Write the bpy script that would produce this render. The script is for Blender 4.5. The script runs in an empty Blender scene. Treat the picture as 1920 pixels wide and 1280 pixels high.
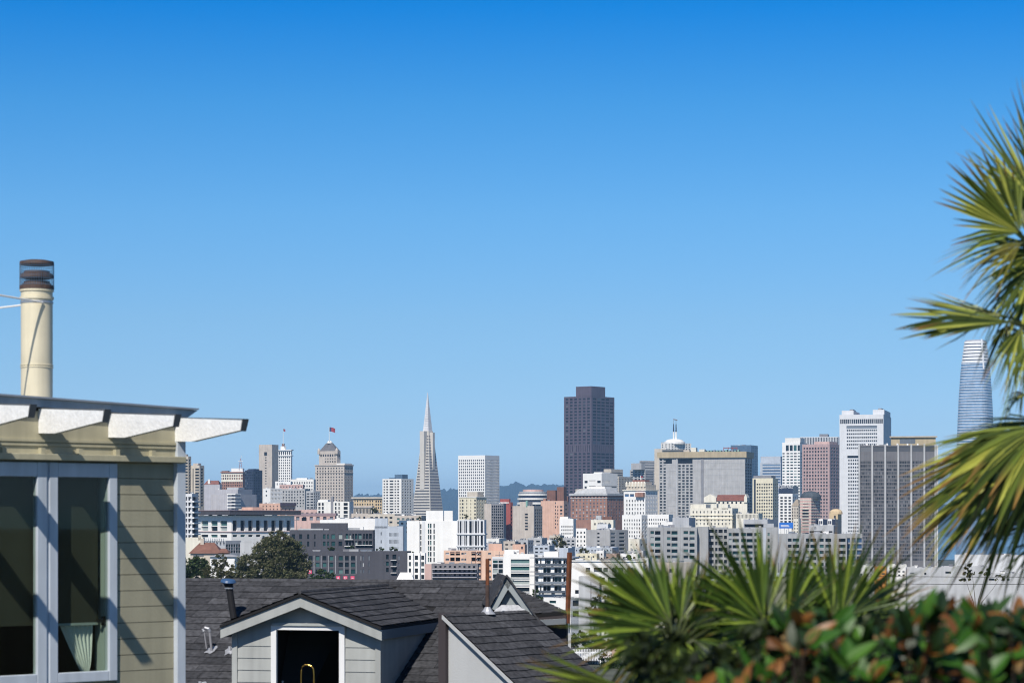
import bpy, bmesh, math, random
from math import radians, sin, cos, tan, pi, sqrt
from mathutils import Vector, Matrix, noise as mnoise
random.seed(7)
SC = bpy.context.scene
COL = SC.collection
# ---------------------------------------------------------------- camera model: 85 mm lens, level, shifted up
FL = 4533.33            # focal length in photo pixels (1920 wide)
CX, HY = 960.0, 975.0   # principal column, eye-level row
def P(px, py, Y):
    return Vector(((px-CX)/FL*Y, Y, (HY-py)/FL*Y))
GP = [(-200,-1.6),(0,-1.8),(8,-2.2),(14,-3.2),(40,-8.5),(100,-13),(450,-25),(700,-35),(1000,-40),(2000,-45),(3500,-60),(5200,-86),(5600,-95),(90000,-95)]
def ground(Y):
    for (a,b),(c,d) in zip(GP,GP[1:]):
        if Y <= c: return b+(d-b)*(Y-a)/(c-a)
    return GP[-1][1]
# ---------------------------------------------------------------- materials
MATS = {}
def nt(m): return m.node_tree.nodes, m.node_tree.links
def mat(name, col, rough=.75, var=.2, scale=.2, streak=.2, metal=0., spec=.3, isl=0., bump=0., bscale=20., trans=0.):
    """Plain painted/plastered surface: base colour broken up by blotches and vertical weather streaks of its own."""
    m = bpy.data.materials.new(name); m.use_nodes = True
    N, L = nt(m); b = N['Principled BSDF']
    b.inputs['Roughness'].default_value = rough; b.inputs['Metallic'].default_value = metal
    b.inputs['Specular IOR Level'].default_value = spec
    tc = N.new('ShaderNodeTexCoord')
    n1 = N.new('ShaderNodeTexNoise'); n1.inputs['Scale'].default_value = scale; n1.inputs['Detail'].default_value = 6
    L.new(tc.outputs['Object'], n1.inputs['Vector'])
    mp = N.new('ShaderNodeMapping'); mp.inputs['Scale'].default_value = (scale*4, scale*4, scale*streak)
    L.new(tc.outputs['Object'], mp.inputs['Vector'])
    n2 = N.new('ShaderNodeTexNoise'); n2.inputs['Scale'].default_value = 1; n2.inputs['Detail'].default_value = 5
    L.new(mp.outputs[0], n2.inputs['Vector'])
    ad = N.new('ShaderNodeMath'); ad.operation = 'ADD'
    L.new(n1.outputs['Fac'], ad.inputs[0]); L.new(n2.outputs['Fac'], ad.inputs[1])
    fac = ad.outputs[0]; lo, hi = .6, 1.4
    if isl:
        ge = N.new('ShaderNodeNewGeometry'); ml = N.new('ShaderNodeMath'); ml.operation = 'MULTIPLY_ADD'
        ml.inputs[1].default_value = isl; L.new(ge.outputs['Random Per Island'], ml.inputs[0]); L.new(fac, ml.inputs[2])
        fac = ml.outputs[0]; hi += isl
    mr = N.new('ShaderNodeMapRange'); mr.inputs[1].default_value = lo; mr.inputs[2].default_value = hi
    mr.inputs[3].default_value = 1-var; mr.inputs[4].default_value = 1+var
    L.new(fac, mr.inputs[0])
    mx = N.new('ShaderNodeVectorMath'); mx.operation = 'SCALE'; mx.inputs[0].default_value = col[:3]
    L.new(mr.outputs[0], mx.inputs['Scale']); L.new(mx.outputs[0], b.inputs['Base Color'])
    if bump:
        n3 = N.new('ShaderNodeTexNoise'); n3.inputs['Scale'].default_value = bscale; n3.inputs['Detail'].default_value = 4
        L.new(tc.outputs['Object'], n3.inputs['Vector'])
        bp = N.new('ShaderNodeBump'); bp.inputs['Strength'].default_value = bump; bp.inputs['Distance'].default_value = .02
        L.new(n3.outputs['Fac'], bp.inputs['Height']); L.new(bp.outputs[0], b.inputs['Normal'])
    MATS[name] = m
    return m
def ramp_mat(name, stops, rough=.2, spec=.2, island=False, constant=True, metal=0., trans=None, noisy=0):
    """Colour chosen per object (or per loose piece) from a few real variants: dark panes, teal panes, drawn blinds; green, yellow and brown leaves."""
    m = bpy.data.materials.new(name); m.use_nodes = True
    N, L = nt(m); b = N['Principled BSDF']
    b.inputs['Roughness'].default_value = rough; b.inputs['Specular IOR Level'].default_value = spec; b.inputs['Metallic'].default_value = metal
    if island: src = N.new('ShaderNodeNewGeometry').outputs['Random Per Island']
    else: src = N.new('ShaderNodeObjectInfo').outputs['Random']
    cr = N.new('ShaderNodeValToRGB'); cr.color_ramp.interpolation = 'CONSTANT' if constant else 'LINEAR'
    e = cr.color_ramp.elements
    while len(e) > 1: e.remove(e[-1])
    e[0].position = stops[0][0]; e[0].color = (*stops[0][1],1)
    for p, c in stops[1:]:
        x = e.new(p); x.color = (*c,1)
    L.new(src, cr.inputs[0])
    out = cr.outputs[0]
    if noisy:
        tc = N.new('ShaderNodeTexCoord'); n1 = N.new('ShaderNodeTexNoise'); n1.inputs['Scale'].default_value = noisy; n1.inputs['Detail'].default_value = 4
        L.new(tc.outputs['Object'], n1.inputs['Vector'])
        mr = N.new('ShaderNodeMapRange'); mr.inputs[1].default_value=.3; mr.inputs[2].default_value=.7; mr.inputs[3].default_value=.6; mr.inputs[4].default_value=1.4
        L.new(n1.outputs['Fac'], mr.inputs[0])
        mx = N.new('ShaderNodeVectorMath'); mx.operation='SCALE'; L.new(out, mx.inputs[0]); L.new(mr.outputs[0], mx.inputs['Scale']); out = mx.outputs[0]
    L.new(out, b.inputs['Base Color'])
    if trans is not None:    # leaves let some light through
        tr = N.new('ShaderNodeBsdfTranslucent'); L.new(out, tr.inputs['Color'])
        mxs = N.new('ShaderNodeMixShader'); mxs.inputs[0].default_value = trans
        L.new(b.outputs[0], mxs.inputs[1]); L.new(tr.outputs[0], mxs.inputs[2]); L.new(mxs.outputs[0], N['Material Output'].inputs['Surface'])
    MATS[name] = m
    return m
for n_, c_, kw in [
 ('white',(.84,.825,.80),{'var':.08}), ('offwhite',(.78,.76,.72),{'var':.12}), ('chalk',(.68,.685,.70),{'var':.1}), ('cream',(.72,.66,.50),{}), ('ivory',(.74,.70,.60),{}),
 ('tan',(.46,.38,.29),{}), ('beige',(.56,.50,.42),{}), ('stone',(.52,.46,.405),{}), ('sand',(.60,.46,.28),{}), ('ochre',(.43,.355,.235),{}),
 ('concrete',(.41,.405,.405),{'var':.22}), ('grey',(.44,.45,.47),{}), ('lavender',(.45,.44,.47),{}), ('palegrey',(.46,.465,.475),{}), ('bluegrey',(.46,.50,.56),{}),
 ('midgrey',(.24,.24,.26),{}), ('charcoal',(.075,.075,.09),{}), ('plum',(.105,.082,.105),{'rough':.5}), ('navy',(.035,.045,.08),{'rough':.3}), ('steelblue',(.10,.16,.24),{'rough':.35}),
 ('brick',(.34,.185,.14),{'var':.3}), ('redpaint',(.36,.095,.08),{}), ('terracotta',(.20,.10,.075),{'var':.35}), ('rust',(.16,.055,.025),{'var':.5,'scale':6,'streak':.6}),
 ('pink',(.58,.40,.36),{}), ('aptgrey',(.35,.355,.36),{}), ('slate_wall',(.16,.158,.17),{}), ('dome_slate',(.07,.085,.10),{}), ('rose',(.46,.325,.31),{}), ('peach',(.72,.49,.37),{}), ('salmon',(.66,.42,.32),{}), ('orange',(.70,.30,.07),{}), ('maroonroof',(.22,.09,.07),{'var':.3}),
 ('roof_grey',(.40,.40,.42),{'var':.3}), ('roof_white',(.66,.66,.66),{'var':.25}), ('roof_dark',(.10,.10,.11),{'var':.3}), ('roof_mauve',(.30,.22,.24),{}),
 ('metal',(.42,.43,.45),{'rough':.4,'metal':.6}), ('verdigris',(.22,.38,.33),{}), ('slab_glass',(.13,.14,.16),{'rough':.15,'spec':.6}), ('bark',(.09,.07,.05),{'var':.4,'scale':3}),
 ('magenta',(.75,.09,.19),{}), ('blue_sign',(.03,.16,.55),{}), ('paint_white',(.82,.82,.82),{}), ('black',(.015,.015,.018),{}), ('flagred',(.35,.05,.06),{}), ('flagblue',(.04,.05,.14),{}),
 ('yellow',(.68,.46,.12),{}), ('asphalt',(.05,.05,.052),{}), ('wood_grey',(.20,.19,.20),{'var':.3,'scale':1.5})]:
    mat(n_, c_, **kw)
ramp_mat('glass_a', [(0,(.015,.02,.028)),(.45,(.03,.04,.05)),(.72,(.07,.09,.10)),(.86,(.20,.21,.21)),(.94,(.38,.38,.36))])
ramp_mat('glass_t', [(0,(.012,.02,.028)),(.4,(.02,.06,.065)),(.62,(.05,.13,.13)),(.8,(.12,.20,.20)),(.92,(.34,.38,.37))])
ramp_mat('glass_d', [(0,(.010,.013,.02)),(.5,(.025,.03,.042)),(.78,(.05,.058,.075)),(.92,(.14,.15,.16))])
ramp_mat('glass_b', [(0,(.05,.10,.20)),(.5,(.08,.15,.27)),(.85,(.14,.22,.34))])
ramp_mat('glass_g', [(0,(.03,.035,.045)),(.3,(.07,.075,.085)),(.65,(.10,.105,.12)),(.9,(.17,.175,.19))])
ramp_mat('glass_w', [(0,(.10,.12,.15)),(.5,(.20,.23,.27)),(.8,(.42,.44,.47))])
GLM = {k:MATS['glass_'+k] for k in 'atdbgw'}
# ---------------------------------------------------------------- objects
def mesh_from(name, V, Fc, m=None, weld=False, smooth=False):
    me = bpy.data.meshes.new(name)
    me.from_pydata([tuple(v) for v in V], [], Fc)
    if weld:
        bm = bmesh.new(); bm.from_mesh(me); bmesh.ops.remove_doubles(bm, verts=bm.verts, dist=1e-4)
        bmesh.ops.recalc_face_normals(bm, faces=bm.faces); bm.to_mesh(me); bm.free()
    if smooth:
        me.polygons.foreach_set('use_smooth', [True]*len(me.polygons)); me.set_sharp_from_angle(angle=radians(32))
    if m is not None: me.materials.append(MATS[m] if isinstance(m,str) else m)
    me.update()
    return me
def link(name, data, parent=None, loc=None, rz=None):
    o = bpy.data.objects.new(name, data); COL.objects.link(o)
    if parent is not None: o.parent = parent
    if loc is not None: o.location = loc
    if rz is not None: o.rotation_euler = (0,0,rz)
    return o
def tag(o, label=None, cat=None, group=None, kind=None):
    if label: o['label'] = label
    if cat: o['category'] = cat
    if group: o['group'] = group
    if kind: o['kind'] = kind
    return o
def thing(name, label, cat, loc=(0,0,0), rz=0., group=None):
    return tag(link(name, None, None, loc, rz), label, cat, group)
class MB:
    """Collects boxes, prisms, tubes and quads; build() links them as one mesh object."""
    def __init__(s): s.V=[]; s.F=[]
    def quad(s,*p):
        n=len(s.V); s.V += [Vector(q) for q in p]; s.F.append(tuple(range(n,n+len(p))))
    def box(s,x0,x1,y0,y1,z0,z1):
        n=len(s.V)
        s.V += [Vector(q) for q in ((x0,y0,z0),(x1,y0,z0),(x1,y1,z0),(x0,y1,z0),(x0,y0,z1),(x1,y0,z1),(x1,y1,z1),(x0,y1,z1))]
        s.F += [tuple(n+i for i in f) for f in ((0,3,2,1),(4,5,6,7),(0,1,5,4),(1,2,6,5),(2,3,7,6),(3,0,4,7))]
        return s
    def prism(s, poly, off):
        """extrude polygon (list of Vectors) by vector off"""
        n=len(s.V); k=len(poly); off=Vector(off)
        s.V += [Vector(p) for p in poly]+[Vector(p)+off for p in poly]
        s.F.append(tuple(range(n+k-1,n-1,-1))); s.F.append(tuple(range(n+k,n+2*k)))
        for i in range(k):
            j=(i+1)%k; s.F.append((n+i,n+j,n+k+j,n+k+i))
        return s
    def tube(s, pts, rad, seg=10, cap=True):
        pts=[Vector(p) for p in pts]; n=len(s.V)
        if not isinstance(rad,(list,tuple)): rad=[rad]*len(pts)
        for i,p in enumerate(pts):
            d=(pts[min(i+1,len(pts)-1)]-pts[max(i-1,0)]).normalized()
            a=Vector((0,0,1)) if abs(d.z)<.9 else Vector((1,0,0))
            u=d.cross(a).normalized(); w=d.cross(u)
            for k in range(seg):
                t=2*pi*k/seg; s.V.append(p+(u*cos(t)+w*sin(t))*rad[i])
        for i in range(len(pts)-1):
            for k in range(seg):
                j=(k+1)%seg; s.F.append((n+i*seg+k,n+i*seg+j,n+(i+1)*seg+j,n+(i+1)*seg+k))
        if cap:
            s.F.append(tuple(n+k for k in range(seg))); s.F.append(tuple(n+(len(pts)-1)*seg+k for k in range(seg-1,-1,-1)))
        return s
    def lathe(s, prof, c=(0,0,0), seg=24):
        n=len(s.V); c=Vector(c)
        for r,z in prof:
            for k in range(seg):
                t=2*pi*k/seg; s.V.append(c+Vector((r*cos(t),r*sin(t),z)))
        for i in range(len(prof)-1):
            for k in range(seg):
                j=(k+1)%seg; s.F.append((n+i*seg+k,n+i*seg+j,n+(i+1)*seg+j,n+(i+1)*seg+k))
        s.F.append(tuple(n+k for k in range(seg-1,-1,-1))); s.F.append(tuple(n+(len(prof)-1)*seg+k for k in range(seg)))
        return s
    def build(s,name,m,parent=None,weld=False,smooth=False,loc=None,rz=None):
        return link(name, mesh_from(name,s.V,s.F,m,weld,smooth), parent, loc, rz)
PANE = {}
def pane_mesh(g):
    if g not in PANE:
        PANE[g] = mesh_from('window_pane',[(0,0,0),(1,0,0),(1,0,1),(0,0,1)],[(0,1,2,3)],GLM[g])
    return PANE[g]
def Cc(n, fill=.5, lo=0., hi=1.):
    w=(hi-lo)/n; return [(lo+w*(i+.5-fill/2), lo+w*(i+.5+fill/2)) for i in range(n)]
def Rr(y0, pitch, h, n): return [(y0+i*pitch, y0+i*pitch+h) for i in range(n)]
def Fd(cols, rows, g='a', d=.35, skip=0.): return (cols, rows, g, d, skip)
class Bld: pass
AUTO=True
def bld(name, label, cat, D, L, M, R, top, wall, left=(), right=(), a=27., dep=18., roof='roof_grey', group=None, parapet=.9, wallR=None, maxpart=100):
    """One building. L, M, R: where its left corner, near corner and right corner stand; the near corner is D metres off. Walls have real
    openings, each pane is an object set back in its opening."""
    b=Bld(); k=D/FL; ar=radians(a); ca,sa=cos(ar),sin(ar)
    Xm=(M-CX)*k; rl=(L-CX)/FL; b.wL=(Xm-rl*D)/(ca+rl*sa)
    rr=(R-CX)/FL
    b.wR=(rr*D-Xm)/(sa-rr*ca) if R>M+.5 and sa-rr*ca>.02 else dep
    b.wR=min(b.wR,110.)
    b.k=k; b.D=D; z0=ground(D)-3; b.z0=z0; b.H=(HY-top)*k-z0
    r=b.root=thing(name,label,cat,(Xm,D,z0),-ar,group)
    b.Z=lambda py: (HY-py)*k-z0
    mb=MB(); wins=[]
    for face,(spec,wid) in enumerate(((left,b.wL),(right,b.wR))):
        T=(lambda u,z,d: (-b.wL+u,d,z)) if face==0 else (lambda u,z,d: (-d,u,z))
        rects=[]
        for cols,rows,g,d,skip in spec:
            for (y0,y1) in rows:
                z1,zb=b.Z(y0),b.Z(y1)
                if zb<1 or z1>b.H-.3: continue
                for (c0,c1) in cols:
                    if skip and random.random()<skip: continue
                    rects.append((max(.15,c0*wid),min(wid-.15,c1*wid),zb,z1,g,d))
        us=sorted({0.,wid,*(round(q[0],3) for q in rects),*(round(q[1],3) for q in rects)})
        zs=sorted({0.,b.H,*(round(q[2],3) for q in rects),*(round(q[3],3) for q in rects)})
        for i in range(len(zs)-1):
            zm=(zs[i]+zs[i+1])/2; act=[q for q in rects if q[2]<zm<q[3]]
            run=None
            for j in range(len(us)-1):
                um=(us[j]+us[j+1])/2; hole=any(q[0]<um<q[1] for q in act)
                if not hole: run=run if run is not None else us[j]
                if (hole or j==len(us)-2) and run is not None:
                    ue=us[j] if hole else us[j+1]
                    mb.quad(T(run,zs[i],0),T(ue,zs[i],0),T(ue,zs[i+1],0),T(run,zs[i+1],0)); run=None
        for (u0,u1,za,zb,g,d) in rects:
            A=[T(u0,za,0),T(u1,za,0),T(u1,zb,0),T(u0,zb,0)]; Bk=[T(u0,za,d),T(u1,za,d),T(u1,zb,d),T(u0,zb,d)]
            for i in range(4):
                j=(i+1)%4; mb.quad(A[j],A[i],Bk[i],Bk[j])
            wins.append(((u1-u0)*(zb-za)*(cos(ar) if face==0 else max(.1,sa-rr*ca)),face,u0,u1,za,zb,g,d))
    wL,wR,H=b.wL,b.wR,b.H; e=min(.45,wL*.1,wR*.1); pz=H-min(parapet,H*.3)
    mb.quad((-wL,wR,0),(-wL,0,0),(-wL,0,H),(-wL,wR,H)); mb.quad((0,wR,0),(-wL,wR,0),(-wL,wR,H),(0,wR,H))
    o4=[(-wL,0),(0,0),(0,wR),(-wL,wR)]; i4=[(-wL+e,e),(-e,e),(-e,wR-e),(-wL+e,wR-e)]
    for i in range(4):
        j=(i+1)%4
        mb.quad((*o4[i],H),(*o4[j],H),(*i4[j],H),(*i4[i],H)); mb.quad((*i4[i],H),(*i4[j],H),(*i4[j],pz),(*i4[i],pz))
    w=mb.build('wall',wall,r,weld=True)
    ro=MB(); ro.quad(*[(x,y,pz) for x,y in i4]); ro.build('roof',roof,r)
    b.pz=pz; b.auto=D<2700 and min(wL,wR)>5
    wins.sort(key=lambda q:-q[0])
    def put(q):
        _,face,u0,u1,za,zb,g,d=q
        o=link('window',pane_mesh(g),r)
        if face==0: o.location=(-wL+u0,d,za)
        else: o.location=(-d,u0,za); o.rotation_euler=(0,0,pi/2)
        o.scale=(u1-u0,1,zb-za)
    for q in wins[:maxpart]: put(q)
    rest={}
    for q in wins[maxpart:]:
        _,face,u0,u1,za,zb,g,d=q; m2=rest.setdefault(g,MB())
        T=(lambda u,z: (-wL+u,d,z)) if face==0 else (lambda u,z: (-d,u,z))
        m2.quad(T(u0,za),T(u1,za),T(u1,zb),T(u0,zb))
    if rest:
        V=[];Fs=[];me=None;mi=[]
        gs=list(rest)
        for gi,g in enumerate(gs):
            n=len(V); V+=rest[g].V; Fs+=[tuple(n+i for i in f) for f in rest[g].F]; mi+=[gi]*len(rest[g].F)
        me=mesh_from('window_rest',V,Fs)
        for g in gs: me.materials.append(isl_glass(g))
        me.polygons.foreach_set('material_index',mi)
        tag(link('window',me,r),kind='stuff')
    if b.auto and AUTO: clutter(b,3 if D>1200 else 4,2.6)
    return b
ISL={}
def isl_glass(g):
    """same panes for the merged remainder, chosen per loose pane"""
    if g not in ISL:
        m=GLM[g].copy(); N,L=nt(m)
        ge=N.new('ShaderNodeNewGeometry'); cr=[x for x in N if x.type=='VALTORGB'][0]
        L.new(ge.outputs['Random Per Island'],cr.inputs[0]); ISL[g]=m
    return ISL[g]
def top(b,f0,f1,g0,g1,y,m,name='roof_block',ybase=None):
    """box standing on the roof: f from the left corner to the near corner, g from the front to the back, y the row its top reaches"""
    z=b.pz-.05 if ybase is None else b.Z(ybase)
    return MB().box(-b.wL*(1-f0),-b.wL*(1-f1),b.wR*g0,b.wR*g1,z,b.Z(y)).build(name,m,b.root)
def fbox(b,face,c0,c1,y0,y1,proj,m,name,inset=0.):
    """box on a face: from c0 to c1 of its width, rows y0..y1, standing proj metres proud"""
    za,zb=b.Z(y1),b.Z(y0)
    if face==0: q=(-b.wL*(1-c0),-b.wL*(1-c1),-proj,-.003+inset,za,zb)
    else: q=(.003-inset,proj,b.wR*c0,b.wR*c1,za,zb)
    return MB().box(*q).build(name,m,b.root)
def band(b,y0,y1,proj,m,name='cornice'):
    """a cornice or slab edge running round the two visible faces, one piece"""
    za,zb=b.Z(y1),b.Z(y0); w,d=b.wL,b.wR; p=proj
    mb=MB(); poly=[(-w-p,-p),(p,-p),(p,d+p),(.002,d+p),(.002,-.002),(-w-p,-.002)]
    mb.prism([Vector((x,y,za)) for x,y in poly],(0,0,zb-za))
    return mb.build(name,m,b.root)
def clutter(b,n=5,hpx=4,ms=('roof_grey','palegrey','metal','midgrey','white')):
    """vents and plant on a roof"""
    for i in range(n):
        f=random.uniform(.06,.85); g=random.uniform(.05,.7); w=random.uniform(.03,.12)
        h=random.uniform(.35,1)*hpx*b.k
        q=(-b.wL*(1-f),-b.wL*(1-min(.97,f+w)),b.wR*g,b.wR*min(.97,g+w*1.5),b.pz+.004*(i+1),b.pz+.9+h)
        mb=MB().box(*q)
        if random.random()<.5: mb.box(q[0]-.1,q[1]+.1,q[2]-.1,q[3]+.1,q[5]+.002,q[5]+.15)
        mb.build(random.choice(('roof_vent','air_handler')),random.choice(ms),b.root)
    for i in range(max(1,n//3)):
        x=-b.wL*random.uniform(.1,.9); y=b.wR*random.uniform(.1,.6); h=b.pz+.9+hpx*b.k*random.uniform(.8,1.6)
        MB().tube([(x,y,b.pz),(x,y,h)],.12*max(1,b.k*2),5).build('vent_pipe','metal',b.root)

def text_mesh(cu,parent):
    """lettering as a mesh of its own"""
    o=bpy.data.objects.new('lettering_curve',cu); COL.objects.link(o); bpy.context.view_layer.update()
    me=bpy.data.meshes.new_from_object(o.evaluated_get(bpy.context.evaluated_depsgraph_get())); bpy.data.objects.remove(o); me.name='lettering'
    return link('lettering',me,parent)
HAZE_D=6e-5; SUN_E=5.0; SUN_EL=46; SUN_AZ=17.5; SKY_S=.10; DUST=0.; OZ=5.; ROT=None; EXPO=0.
SKYR=[(0,(.5,.95,1.6)),(0.0099, (0.72, 1.0, 1.62)), (0.0386, (0.61, 0.83, 1.22)), (0.0606, (0.58, 0.805, 1.11)), (0.0824, (0.565, 0.81, 1.07)), (0.1258, (0.435, 0.825, 1.12)), (0.1685, (0.225, 0.75, 1.13)), (0.2092, (0.0, 0.61, 1.16)), (0.30, (0.05, 0.4, .8)), (0.45, (0.42, 0.52, .62))]
# ================================================================ FAR SKYLINE
def pole_flag(px, ybot, ytop, D, flag=None, label='', cat='flagpole', r=.25, kind='flagpole'):
    t=thing(kind,label,cat,P(px,ybot,D)); h=(ybot-ytop)*D/FL
    MB().tube([(0,0,-1),(0,0,h)],[r*1.4,r*.8],6).build('pole','white',t)
    if flag:
        w,hh=flag[0]*D/FL,flag[1]*D/FL; V=[];Fs=[];n=8
        for j in range(2):
            for i in range(n+1):
                u=i/n; V.append((u*w, sin(u*7)*w*.07, h-.3-hh*j-u*u*hh*.35))
        for i in range(n): Fs.append((i,i+1,n+2+i,n+1+i))
        me=mesh_from('flag',V,Fs); me.materials.append(MATS['flagred']); me.materials.append(MATS['flagblue'])
        for i,p in enumerate(me.polygons): p.material_index = 1 if i<3 else 0
        fo=link('flag',me,t); sm=fo.modifiers.new('Solidify','SOLIDIFY'); sm.thickness=.06
    return t
# --- glass tower with rounded corners and tapering crown, far right
def round_tower():
    D=4200; k=D/FL; t=thing('glass_tower','tapering rounded blue glass skyscraper with white crown behind the palm fronds','skyscraper',P(1829,1000,D)+Vector((0,0,0)))
    z0=t.location.z; base=ground(D)-z0
    prof=[(637,20.5),(650,22.5),(677,26),(700,28.3),(740,31.2),(780,33.3),(830,35.3),(900,36.5),(1060,37)]
    Zp=lambda y:(HY-y)*k-z0
    def hw(z):
        y=HY-(z+z0)/k
        for (a,b),(c,d) in zip(prof,prof[1:]):
            if y<=c: return (b+(d-b)*max(0,(y-a))/(c-a))*k
        return prof[-1][1]*k
    def ring(h,n=40,p=3.2):
        out=[]
        for i in range(n):
            a=2*pi*i/n; c,s=cos(a),sin(a); q=(abs(c)**p+abs(s)**p)**(-1/p); out.append(Vector((c*q*h,s*q*h,0)))
        R=Matrix.Rotation(radians(-33),3,'Z'); sc=h/max(abs((R@v).x) for v in out)
        return [R@v*sc for v in out]
    def skin(name,m,z0_,z1_,step,off,cap=False):
        mb=MB(); zs=[]; z=z0_
        while z<z1_-.01: zs.append(z); z+=step
        zs.append(z1_); rings=[]
        for z in zs:
            n=len(mb.V); r=ring(hw(z)+off); mb.V+=[v+Vector((0,0,z)) for v in r]; rings.append(n)
        for a,b in zip(rings,rings[1:]):
            for i in range(40): j=(i+1)%40; mb.F.append((a+i,a+j,b+j,b+i))
        if cap: mb.F.append(tuple(rings[-1]+i for i in range(40)))
        return mb.build(name,m,t)
    ztop=Zp(637); zc=Zp(677)
    skin('glass_wall','tower_glass',base,zc,8,0)
    skin('crown','lavender',zc-.5,ztop-1,4,-1.5,True)
    z=zc-4.6
    while z>Zp(850):
        skin('floor_band','tower_fin',z-1.5,z,1.5,.7); z-=4.9
    z=zc
    while z<ztop:
        skin('crown_rail','white',z-3.6,z,3.6,.3); z+=5.6
    for a in (-70,-17):   # bright vertical slots of the crown
        R=Matrix.Rotation(radians(a),3,'Z'); mb=MB()
        for s in range(6):
            za=Zp(692)+(ztop-Zp(692))*s/6; zb=Zp(692)+(ztop-Zp(692))*(s+1)/6
            pa=[]
            for z in (za,zb):
                h=hw(z); q=ring(h); d=R@Vector((1,0,0)); best=max(q,key=lambda v:v.normalized().dot(d)); pa.append(best*1.03+Vector((0,0,z)))
            tng=Vector((-pa[0].y,pa[0].x,0)).normalized()*1.6
            mb.quad(pa[0]-tng,pa[0]+tng,pa[1]+tng,pa[1]-tng)
        mb.build('crown_slot','paint_white',t,weld=True)
mat('tower_glass',(.20,.31,.46),rough=.18,spec=.6,var=.35,scale=.05,streak=3)
mat('tower_fin',(.62,.66,.72),rough=.4)
round_tower()
# --- white pyramid skyscraper
def pyramid():
    D=3500; k=D/FL; apex=P(800,734,D); z0=ground(D)-3; a=radians(33)
    t=thing('pyramid_tower','slender white pyramid skyscraper with louvred spire','skyscraper',(apex.x+.8,D+18,z0),-a)
    H=apex.z-z0; tp=.184/2
    Zp=lambda y:(HY-y)*k-z0
    hw=lambda z:(H-z)*tp+.25
    zs=Zp(807)
    mb=MB(); h=hw(0); hs=hw(zs); c=[(-1,-1),(1,-1),(1,1),(-1,1)]
    for i in range(4):
        j=(i+1)%4; mb.quad((c[i][0]*h,c[i][1]*h,0),(c[j][0]*h,c[j][1]*h,0),(c[j][0]*hs,c[j][1]*hs,zs),(c[i][0]*hs,c[i][1]*hs,zs))
    mb.quad(*[(q[0]*hs,q[1]*hs,zs) for q in c]); mb.build('wall','pyr_wall',t,weld=True)
    mb=MB(); hs*=.88; nl=16                                        # louvred spire: stepped slats
    for s in range(nl):
        za=zs+(H-zs)*s/nl; zb=zs+(H-zs)*(s+.93)/nl; ha=hs*(1-s/nl)+.2; hb=hs*(1-(s+.93)/nl)+.2
        n=len(mb.V); mb.V+=[Vector((q[0]*ha,q[1]*ha,za)) for q in c]+[Vector((q[0]*hb,q[1]*hb,zb)) for q in c]
        for i in range(4): j=(i+1)%4; mb.F.append((n+i,n+j,n+4+j,n+4+i))
        mb.F.append((n+4,n+5,n+6,n+7)); mb.F.append((n+3,n+2,n+1,n))
    mb.build('spire','pyr_spire',t)
    y=816; sh0,sh1=-.25,.2
    i=0
    while y<965:
        z1,z2=Zp(y),Zp(y+2.5)
        def bandq(face,f0,f1):
            q=[]
            for z,f in ((z2,f0),(z2,f1),(z1,f1),(z1,f0)):
                h=hw(z); off=.12
                q.append((f*h,-h-off,z) if face==0 else (h+off,f*h,z))
            mm=MB(); mm.quad(*q); mm.build('window_band','pyr_glass' if face==0 else 'pyr_glass_side',t)
        if y<915:
            wl=hw(z1); lo=-4.6/wl; hi=3.4/wl
            if lo>-.85: bandq(0,-.93,lo)
            if hi<.85: bandq(0,hi,.9)
        else: bandq(0,-.95,.93)
        bandq(1,-.95,.96); y+=5.4; i+=1
    zt,zb=Zp(807.5),Zp(917); hb=hw(zb)
    MB().box(-4.4,3.2,-hb-.4,-hw(zt)+2,zb,zt).build('elevator_shaft','pyr_wall',t)
    MB().box(hw(zt)-2,hw(Zp(880))+.3,-2.5,2.5,Zp(880),Zp(810)).build('stair_shaft','pyr_wall',t)
mat('pyr_wall',(.60,.56,.50),var=.1); mat('pyr_spire',(.66,.65,.66),rough=.5); mat('pyr_glass',(.09,.085,.09),rough=.3); mat('pyr_glass_side',(.20,.18,.19),rough=.4)
pyramid()
# --- dark granite tower
b=bld('dark_tower','tall dark plum granite tower with stepped top block','skyscraper',3300,1057.5,1109,1152,742,'plum',
  left=[Fd(Cc(6,.62,.03,.97),Rr(745.5,5.9,3.3,15),'d',.7),Fd(Cc(12,.28,.03,.97),[(834,846)],'d',.5),Fd(Cc(6,.62,.03,.97),Rr(848.5,5.9,3.3,14),'d',.7)],
  right=[Fd(Cc(5,.85,.05,.97),Rr(745.5,5.9,3.5,15),'d',.7),Fd(Cc(10,.28,.03,.97),[(834,846)],'d',.5),Fd(Cc(5,.9,.05,.97),Rr(848.5,5.9,3.5,14),'d',.7)],a=38,maxpart=100)
top(b,.42,.98,.02,.62,723.5,'plum','penthouse'); top(b,.62,1.0,.0,.0+.35,725,'plum','plant_block')
# --- white grid tower
bld('grid_tower','bright white tower with regular square window grid','office tower',3300,859,909.5,936.5,853,'white',
  left=[Fd(Cc(13,.55,.02,.98),Rr(861,5.5,3.1,16),'d',.5)],right=[Fd(Cc(12,.5,.02,.98),Rr(861,5.5,3.1,16),'d',.5)],a=29)
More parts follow.
